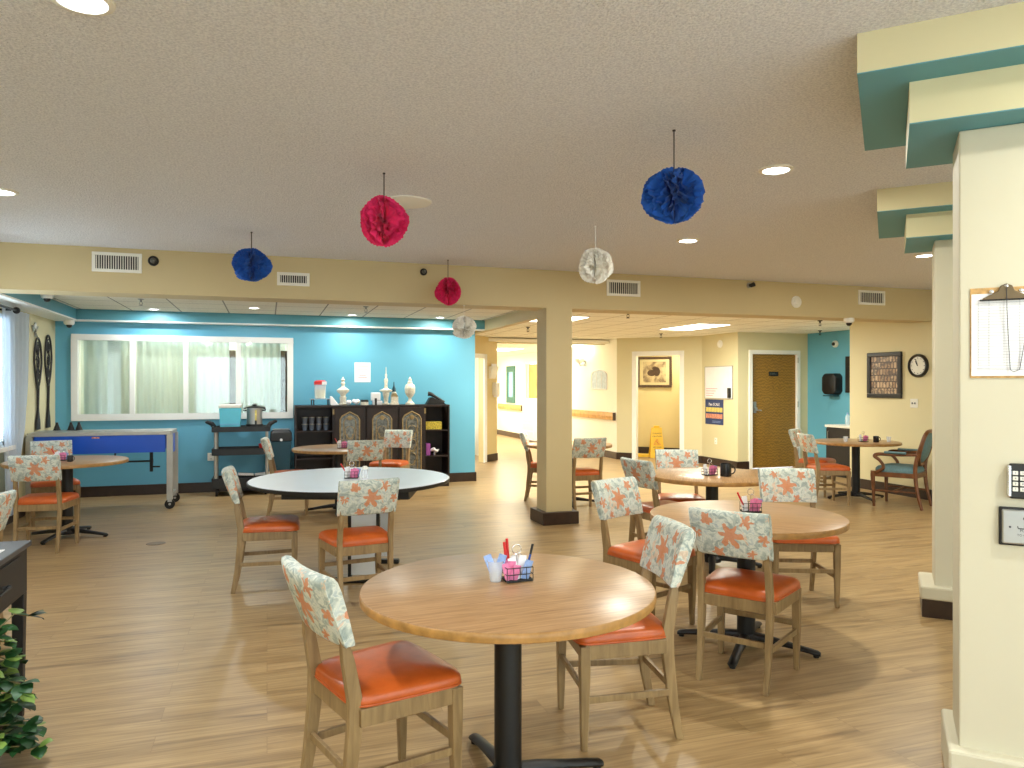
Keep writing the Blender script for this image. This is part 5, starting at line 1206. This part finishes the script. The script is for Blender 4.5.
# noticeboard wall (faces left): whiteboard, eraser, poster, alarm, outlet
UE = 7.93
yc, zc, w_, h_ = wall_u(705.5, 733, 366.5, 398.5, UE)
root = thing('whiteboard', 'small whiteboard with faint red writing above a navy poster', 'whiteboard', (UE, yc, zc), -R(90))
m = MB(); m.bx(-w_ / 2, w_ / 2, -.012, 0, -h_ / 2, h_ / 2); m.build('board', 'white_paper', root)
m = MB()
for a_, b_ in ((-1, 1), (1, 1)): m.bx(-w_ / 2 - .006, w_ / 2 + .006, -.016, 0, a_ * h_ / 2 - .006, a_ * h_ / 2 + .006); m.bx(a_ * w_ / 2 - .006, a_ * w_ / 2 + .006, -.0158, 0, -h_ / 2, h_ / 2)
m.build('frame', 'steel_matt', root)
m = MB()
for i in range(4): m.bx(-w_ * .45, -w_ * .45 + w_ * (.42 - .06 * i), -.0135, -.012, -.12 - i * .042, -.115 - i * .042 + .004)
m.build('writing', 'ink_red', root)
m = MB(); m.bx(-.035, .035, -.05, -.012, -.09, .09); o = m.build('board_eraser', 'black_plastic', bevel=.006); o.location = (UE, on_u(730.5, CY, UE)[1], on_u(730.5, 393, UE)[2]); o.rotation_euler = (0, 0, -R(90)); tag(o, 'black eraser on the lower right corner of the whiteboard', 'eraser')
yc, zc, w_, h_ = wall_u(705.5, 723.5, 399.5, 424.5, UE)
root = thing('poster', 'navy poster with yellow and orange rows under the whiteboard', 'poster', (UE, yc, zc), -R(90))
m = MB(); m.bx(-w_ / 2, w_ / 2, -.004, 0, -h_ / 2, h_ / 2); m.build('sheet', 'poster_navy', root)
text('Pain SCALE', .075, 'white_paper', 'title', root, (0, -.0045, h_ * .30))
for zz, mt in ((.045, 'poster_yellow'), (-.075, 'poster_orange')):
    for i in range(6): m = MB(); ww = w_ * .92 / 6; m.bx(-w_ * .46 + i * ww + .004, -w_ * .46 + (i + 1) * ww - .004, -.0055, -.004, zz - .045, zz + .04); m.build('colour_tile', mt, root)
m = MB(); m.bx(-w_ * .1, w_ * .35, -.0055, -.004, -h_ * .42, -h_ * .42 + .006); m.bx(-w_ * .1, w_ * .35, -.0055, -.004, -h_ * .37, -h_ * .37 + .006); m.build('small_print', 'blue_paper', root)
yc, zc, _, _ = wall_u(718, 723, 341, 347, UE); root = thing('smoke_alarm', 'round cream alarm above the whiteboard', 'smoke alarm', (UE, yc, zc), -R(90))
m = MB(); m.lathe([(.07, 0), (.07, -.02), (.055, -.035), (.045, -.03)], n=24, axis='y'); m.build('ring', 'plastic_white', root, smooth=40); m = MB(); m.lathe([(.044, -.01), (.04, -.04), (.001, -.042)], n=20, axis='y'); m.build('centre', 'plastic_white', root, smooth=40)
yc, zc, _, _ = wall_u(714, 718, 436, 446, UE); outlet((UE, yc, zc), -R(90), 'white outlet low on the wall under the navy poster', w_=.08, h_=.12)
# hallway: sepia picture, wet floor signs
q0, q1 = off(pa, 1.53), off(pb, 1.53)
a = on_line(637.5, 357, q0, q1); b = on_line(672, 387.5, q0, q1)
w_ = math.hypot(a[0] - b[0], a[1] - b[1]); cx_, cy_ = (a[0] + b[0]) / 2, (a[1] + b[1]) / 2; zc, h_ = (a[2] + b[2]) / 2, a[2] - b[2]
root = thing('framed_print', 'brown framed sepia print on the hallway wall above the wet floor sign', 'picture', (cx_, cy_, zc), -R(45))
m = MB(); t = .055
m.bx(-w_ / 2, w_ / 2, -.03, 0, h_ / 2 - t, h_ / 2); m.bx(-w_ / 2, w_ / 2, -.03, 0, -h_ / 2, -h_ / 2 + t); m.bx(-w_ / 2, -w_ / 2 + t, -.0298, 0, -h_ / 2 + t, h_ / 2 - t); m.bx(w_ / 2 - t, w_ / 2, -.0298, 0, -h_ / 2 + t, h_ / 2 - t); m.build('frame', 'frame_brown', root, bevel=.006)
m = MB(); m.bx(-w_ / 2 + t, w_ / 2 - t, -.012, -.004, -h_ / 2 + t, h_ / 2 - t); m.build('mat_board', 'mat_board', root)
m = MB(); m.bx(-w_ / 2 + .13, w_ / 2 - .13, -.014, -.012, -h_ / 2 + .11, h_ / 2 - .11); pr = m.build('print', 'sepia', root)
m = MB()
for (ex, ez, rx_, rz_) in ((-.06, -.02, .10, .07), (.05, .01, .08, .10), (.01, .08, .06, .045)): m.prism([(ex + rx_ * math.cos(2 * PI * i / 16), ez + rz_ * math.sin(2 * PI * i / 16)) for i in range(16)], -.016, -.014, 'y')
m.build('dark_shapes', 'frame_brown', pr)
def hall_pt(px, py_floor):
    return on_z(px, py_floor, 0)
x, y, _ = hall_pt(656.5, 457.5); root = thing('wet_floor_sign', 'yellow standing wet floor sign in the hallway opening', 'sign', (x, y, 0), -R(20))
m = MB(); m.loft([[(-.15, -.13, 0), (.15, -.13, 0), (.15, -.112, 0), (-.15, -.112, 0)], [(-.105, -.02, .62), (.105, -.02, .62), (.105, -.002, .62), (-.105, -.002, .62)]]); m.build('front_panel', 'yellow_plastic', root, bevel=.004)
m = MB(); m.loft([[(-.15, .112, 0), (.15, .112, 0), (.15, .13, 0), (-.15, .13, 0)], [(-.105, .002, .62), (.105, .002, .62), (.105, .02, .62), (-.105, .02, .62)]]); m.build('back_panel', 'yellow_plastic', root, bevel=.004)
m = MB(); m.bx(-.06, .06, -.022, .022, .61, .66); m.build('grip', 'yellow_plastic', root, bevel=.006)
lean = math.atan2(.11, .62)
def sgn_text(b_, sz, z_, mt):
    o = text(b_, sz, mt, 'lettering', root, (0, 0, 0)); o.location = (0, -.133 + .11 * z_ / .62, z_); o.rotation_euler = (-lean, 0, 0); return o
sgn_text('CUIDADO', .042, .50, 'black_plastic'); sgn_text('CAUTION', .042, .44, 'black_plastic'); sgn_text('PISO MOJADO', .022, .18, 'black_plastic'); sgn_text('WET FLOOR', .03, .22, 'black_plastic')
m = MB(); m.tube([(-.07, 0, .0), (.07, 0, .0), (0, 0, .1)], .007, 6, closed=True); m.tube([(-.01, 0, .06), (.01, 0, .03), (.03, 0, .01)], .006, 6); o = m.build('warning_triangle', 'red_plastic', root); o.location = (0, -.134 + .11 * .28 / .62, .28); o.rotation_euler = (-lean, 0, 0)
x, y, _ = hall_pt(643.5, 456.5); root = thing('wet_floor_sign', 'folded yellow sign lying on the floor left of the standing wet floor sign', 'sign', (x, y, 0), R(60))
m = MB(); m.loft([rect_ring(0, 0, .005, .28, .62), rect_ring(0, 0, .03, .27, .60)]); m.build('front_panel', 'yellow_plastic', root, bevel=.006); m = MB(); m.loft([rect_ring(0, 0, .032, .27, .60), rect_ring(0, 0, .05, .25, .56)]); m.build('back_panel', 'yellow_plastic', root, bevel=.006)

# corridor: handrails, sconce, arched print, mirror, dispensers
def handrail(v0, v1, z, label):
    root = thing('handrail', label, 'handrail', (6.72, v0, z), 0, 'wooden handrails in the corridor')
    L = v1 - v0; m = MB(); m.loft([[(-.05, t, -.075), (-.02, t, -.08), (-.02, t, .08), (-.05, t, .075), (-.06, t, 0)] for t in (0, L)]); m.build('rail', 'handrail_wood', root)
    m = MB()
    for q in (.2, L / 2, L - .2): m.bx(-.022, 0, q - .03, q + .03, -.05, .05)
    m.build('bracket', 'frame_brown', root)
    m = MB(); m.bx(-.062, 0, -.02, 0.0, -.08, .08); m.build('end_cap', 'frame_brown', root)
handrail(13.72, dA - .08, .86, 'wooden handrail on the bright corridor wall right of the column')
handrail(dB + .2, on_u(499.5, CY, 6.72)[1], .86, 'wooden handrail at the far end of the corridor, under the teal framed mirror')
y, z = on_u(585, CY, 6.72)[1], on_u(585, 363.5, 6.72)[2]; root = thing('wall_sconce', 'wall lamp glowing upwards on the bright corridor wall', 'wall lamp', (6.72, y, z), -R(90))
m = MB(); m.bx(-.05, .05, -.02, 0, -.06, .06); m.tube([(0, -.02, -.03), (-.03, -.10, -.04), (-.05, -.12, .0)], .014, 8); m.build('bracket', 'pewter', root, smooth=40)
m = MB(); m.lathe([(.03, .0), (.09, .05), (.10, .10), (.09, .10), (.02, .01)], -.03, -.12, 20); m.build('shade', 'plastic_white', root, smooth=40)
m = MB(); m.ball((-.03, -.12, .075), .035, 8); m.build('bulb', 'sconce_face', root); lamp(root, (-.03, -.12, .12), 12, C_WARM, .1).rotation_euler = (PI, 0, 0)
y0, zc, w_, h_ = wall_u(592.5, 607, 370, 389, 6.72); root = thing('arched_print', 'pale blue arched window print on the bright corridor wall', 'picture', (6.72, y0, zc), -R(90))
pts = [(-w_ / 2, -h_ / 2), (w_ / 2, -h_ / 2), (w_ / 2, h_ * .22)] + [(w_ / 2 * math.cos(PI * i / 10), h_ * .22 + h_ * .28 * math.sin(PI * i / 10)) for i in range(1, 10)] + [(-w_ / 2, h_ * .22)]
m = MB(); m.prism(pts, -.015, 0, 'y'); m.build('panel', 'print_blue', root); m = MB(); m.tube([(x_, -.016, z_) for x_, z_ in pts], .012, 6, closed=True)
for q in (-.17, .17): m.bx(q * w_ - .006 + 0, q * w_ + .006, -.02, -.015, -h_ / 2, h_ * .35)
m.build('muntin', 'white_paper', root)
y0, zc, w_, h_ = wall_u(507, 515.5, 366, 403, 6.72); root = thing('wall_mirror', 'tall narrow mirror in a dark teal frame at the far corridor end', 'mirror', (6.72, y0, zc), -R(90))
m = MB(); t = w_ * .22; m.bx(-w_ / 2, w_ / 2, -.03, 0, h_ / 2 - t, h_ / 2); m.bx(-w_ / 2, w_ / 2, -.03, 0, -h_ / 2, -h_ / 2 + t); m.bx(-w_ / 2, -w_ / 2 + t, -.0298, 0, -h_ / 2 + t, h_ / 2 - t); m.bx(w_ / 2 - t, w_ / 2, -.0298, 0, -h_ / 2 + t, h_ / 2 - t); m.build('frame', 'frame_teal', root, bevel=.006)
m = MB(); m.bx(-w_ / 2 + t, w_ / 2 - t, -.012, -.004, -h_ / 2 + t, h_ / 2 - t); m.build('glass', 'mirror_blue', root)
m = MB(); m.bx(-.25, .25, -.02, 0, 0, 2.05); o = m.build('corridor_end_door', 'door_honey'); o.location = (4.75, 22.0, 0); o['kind'] = 'structure'; o.name = 'door_3'
# louvred panel seen beside the honey door
m = MB(); m.bx(-.02, 0, 0, .9, .05, 1.15); o = m.build('panel_body', 'white_paper'); root = thing('linen_bin', 'white drawer unit in front of the honey coloured corridor door', 'drawer unit', (6.60, dA + .10, 0)); o.parent = root
m = MB(); m.bx(0, .09, 0, .9, .05, 1.15); m.build('carcass', 'white_paper', root)
for k in range(5): m = MB(); m.bx(-.03, -.02, .03, .87, .10 + k * .21, .27 + k * .21); m.build('drawer', 'plastic_white', root, bevel=.003)
# dispensers on the diagonal wall end
h = on_line(491.5, 372.5, A0, A1); root = thing('wall_file_holder', 'white slanted file holder on the narrow wall left of the corridor', 'file holder', (h[0], h[1], h[2]), R(45))
m = MB(); m.prism([(0, -.12), (-.03, -.12), (-.12, .10), (0, .12)], -.12, .12, 'x') if False else m.hexa([(-.12, -.03, -.12), (.12, -.03, -.12), (.12, 0, -.12), (-.12, 0, -.12)], [(-.12, -.10, .12), (.12, -.10, .12), (.12, 0, .12), (-.12, 0, .12)]); m.build('holder', 'plastic_white', root, bevel=.005)
m = MB(); m.bx(-.10, .10, -.06, -.05, .0, .17); m.build('papers', 'white_paper', root)
h = on_line(493.5, 389.5, A0, A1); root = thing('sanitizer_dispenser', 'rounded white hand sanitizer dispenser under the file holder', 'dispenser', (h[0], h[1], h[2]), R(45))
m = MB(); m.bx(-.07, .07, -.11, 0, -.12, .14); m.build('body', 'plastic_white', root, bevel=.025, seg=3); m = MB(); m.bx(-.05, .05, -.10, -.03, -.15, -.12); m.build('nozzle', 'white_paper', root)
# in the bright side room: dark chair-like cart seen through the doorway
h = on_z(479.5, 460, 0); root = thing('office_chair', 'dark office chair just inside the bright side room', 'chair', (h[0] - .42, h[1] + .25, 0))
m = MB(); m.bx(-.24, .24, -.24, .24, .44, .52); m.build('seat', 'black_plastic', root, bevel=.03); m = MB(); m.bx(-.22, .22, .20, .27, .58, 1.05); m.build('backrest', 'black_plastic', root, bevel=.03); m = MB(); m.cyl(0, 0, .08, .45, .03, 12); m.build('post', 'chrome', root, smooth=40)
for k in range(5): a = k * 2 * PI / 5; m = MB(); m.tube([(0, 0, .10), (.26 * math.cos(a), .26 * math.sin(a), .06)], .02, 8); m.ball((.26 * math.cos(a), .26 * math.sin(a), .027), .027, 8); m.build('leg', 'black_plastic', root, smooth=40)

# ------------------------------------------------------------------ near pier: clipboard, keypad, intercom
tP = 3.205
def pier_pt(px, py):                                # on the front face of the near pier
    a = ((0 + tP) * S2, (tP - 0) * S2); b = ((1 + tP) * S2, (tP - 1) * S2); return on_line(px, py, a, b)
def pier_box(px0, px1, py0, py1):
    pm = (px0 + px1) / 2
    a, b = pier_pt(px0, py0), pier_pt(px1, py1); w_ = math.hypot(a[0] - b[0], a[1] - b[1]); ta, tb = pier_pt(pm, py0), pier_pt(pm, py1)
    return ((a[0] + b[0]) / 2, (a[1] + b[1]) / 2, (ta[2] + tb[2]) / 2), w_, ta[2] - tb[2]
loc, w_, h_ = pier_box(970, 1043, 287, 378); 
root = thing('clipboard', 'wooden clipboard with a ruled sign in sheet hanging on the nearest wall', 'clipboard', loc, -R(45))
m = MB(); m.bx(-w_ / 2, w_ / 2, -.004, -.001, -h_ / 2, h_ / 2); m.build('board', 'clipboard_wood', root, bevel=.001)
m = MB(); m.bx(-w_ / 2 + .004, w_ / 2 - .004, -.006, -.0042, -h_ / 2 + .008, h_ / 2 - .022); sh_ = m.build('sheet', 'white_paper', root)
m = MB(); L0, L1, Tz, Bz = -w_ / 2 + .025, w_ / 2 - .02, h_ / 2 - .045, -h_ / 2 + .045
n_ = 24
for i in range(n_ + 1): z = Bz + (Tz - Bz) * i / n_; m.bx(L0, L1, -.0068, -.0061, z - .0004, z + .0004)
for fx in (0, .19, .45, .72, 1): x_ = L0 + (L1 - L0) * fx; m.bx(x_ - .0004, x_ + .0004, -.0068, -.0061, Bz, Tz)
m.build('ruled_lines', 'ink', sh_)
m = MB()
for i in range(2): m.bx(L0 - .005, L1, -.0068, -.0061, Bz - .010 - .006 * i, Bz - .0085 - .006 * i)
m.build('small_print', 'ink', sh_)
m = MB(); cxm = 0.0; zt_ = h_ / 2
m.prism([(-.075, zt_ - .045), (.075, zt_ - .045), (.07, zt_ - .038), (.045, zt_ - .025), (.025, zt_ - .014), (.018, zt_ + .004), (0, zt_ + .012), (-.018, zt_ + .004), (-.025, zt_ - .014), (-.045, zt_ - .025), (-.07, zt_ - .038)], -.016, -.0062, 'y'); m.build('clip', 'clip_brass', root, bevel=.002)
m = MB(); m.tube([(-.082, -.014, zt_ - .046), (.082, -.014, zt_ - .046)], .003, 8); m.build('clip_bar', 'black_metal', root, smooth=40)
m = MB(); m.lathe([(.006, -.016), (.006, -.018), (.003, -.02)], 0, zt_ + .002, 12, 'y')
for s in (-.045, .045): m.lathe([(.007, -.0062), (.007, -.012), (.001, -.014)], s, zt_ - .015, 12, 'y')
m.build('rivet', 'chrome', root, smooth=40)
m = MB(); m.tube([(0, -.02, zt_), (.001, -.02, zt_ - .08), (.006, -.012, zt_ - .18), (.012, -.012, -h_ / 2 + .03), (.022, -.012, -h_ / 2 + .022), (.04, -.012, -h_ / 2 + .03), (.06, -.014, 0)], .0012, 6); m.build('pen_string', 'ink_dark', root, smooth=50)
loc, w_, h_ = pier_box(1006.5, 1038, 463.5, 498.5)
root = thing('door_keypad', 'black security keypad with silver side above the steel intercom', 'keypad', loc, -R(45))
m = MB(); m.bx(-w_ / 2 + .006, w_ / 2, -.022, 0, -h_ / 2, h_ / 2); m.build('body', 'black_plastic', root, bevel=.006)
m = MB(); m.bx(-w_ / 2, -w_ / 2 + .012, -.026, 0, -h_ / 2 + .006, h_ / 2 - .006); m.build('side_trim', 'chrome', root, bevel=.004)
for r_ in range(4):
    for c_ in range(3):
        m = MB(); kx, kz = -w_ / 2 + .024 + c_ * .022, h_ * .24 - r_ * .0195; m.bx(kx - .008, kx + .008, -.026, -.0215, kz - .007, kz + .007); ky = m.build('key', 'plastic_white', root, bevel=.0015)
        text('123456789*0#'[r_ * 3 + c_], .010, 'ink_dark', 'key_digit', ky, (kx, -.0265, kz))
loc, w_, h_ = pier_box(998.5, 1050, 507.5, 546)
root = thing('intercom_panel', 'brushed steel call panel in a black surround below the keypad', 'intercom', loc, -R(45))
m = MB(); m.bx(-w_ / 2, w_ / 2, -.012, 0, -h_ / 2, h_ / 2); m.build('surround', 'black_plastic', root, bevel=.004)
m = MB(); m.bx(-w_ / 2 + .008, w_ / 2 - .008, -.024, -.010, -h_ / 2 + .008, h_ / 2 - .008); pl = m.build('steel_plate', 'steel', root, bevel=.005)
text('PUSH', .013, 'ink_dark', 'lettering', pl, (0.0, -.0245, -.012)); text('TO OPEN', .011, 'ink_dark', 'lettering', pl, (0.0, -.0245, -.028))
m = MB(); m.lathe([(.006, -.0240), (.006, -.0255), (.001, -.0255)], .0, .032, 12, 'y'); m.tube([(.0, -.0248, .022), (.0, -.0248, .008), (.016, -.0248, .004), (.022, -.0248, -.002)], .0025, 6); m.tube([(-.022, -.0248, .004), (-.02, -.0248, -.004), (.012, -.0248, -.005)], .002, 6); m.build('wheelchair_symbol', 'ink_dark', pl, smooth=40)
m = MB(); m.lathe([(.004, -.024), (.004, -.0255), (.001, -.0255)], -w_ / 2 + .032, 0.0, 10, 'y'); m.build('indicator', 'ink_dark', pl)
# small hook plate on the far pier edge
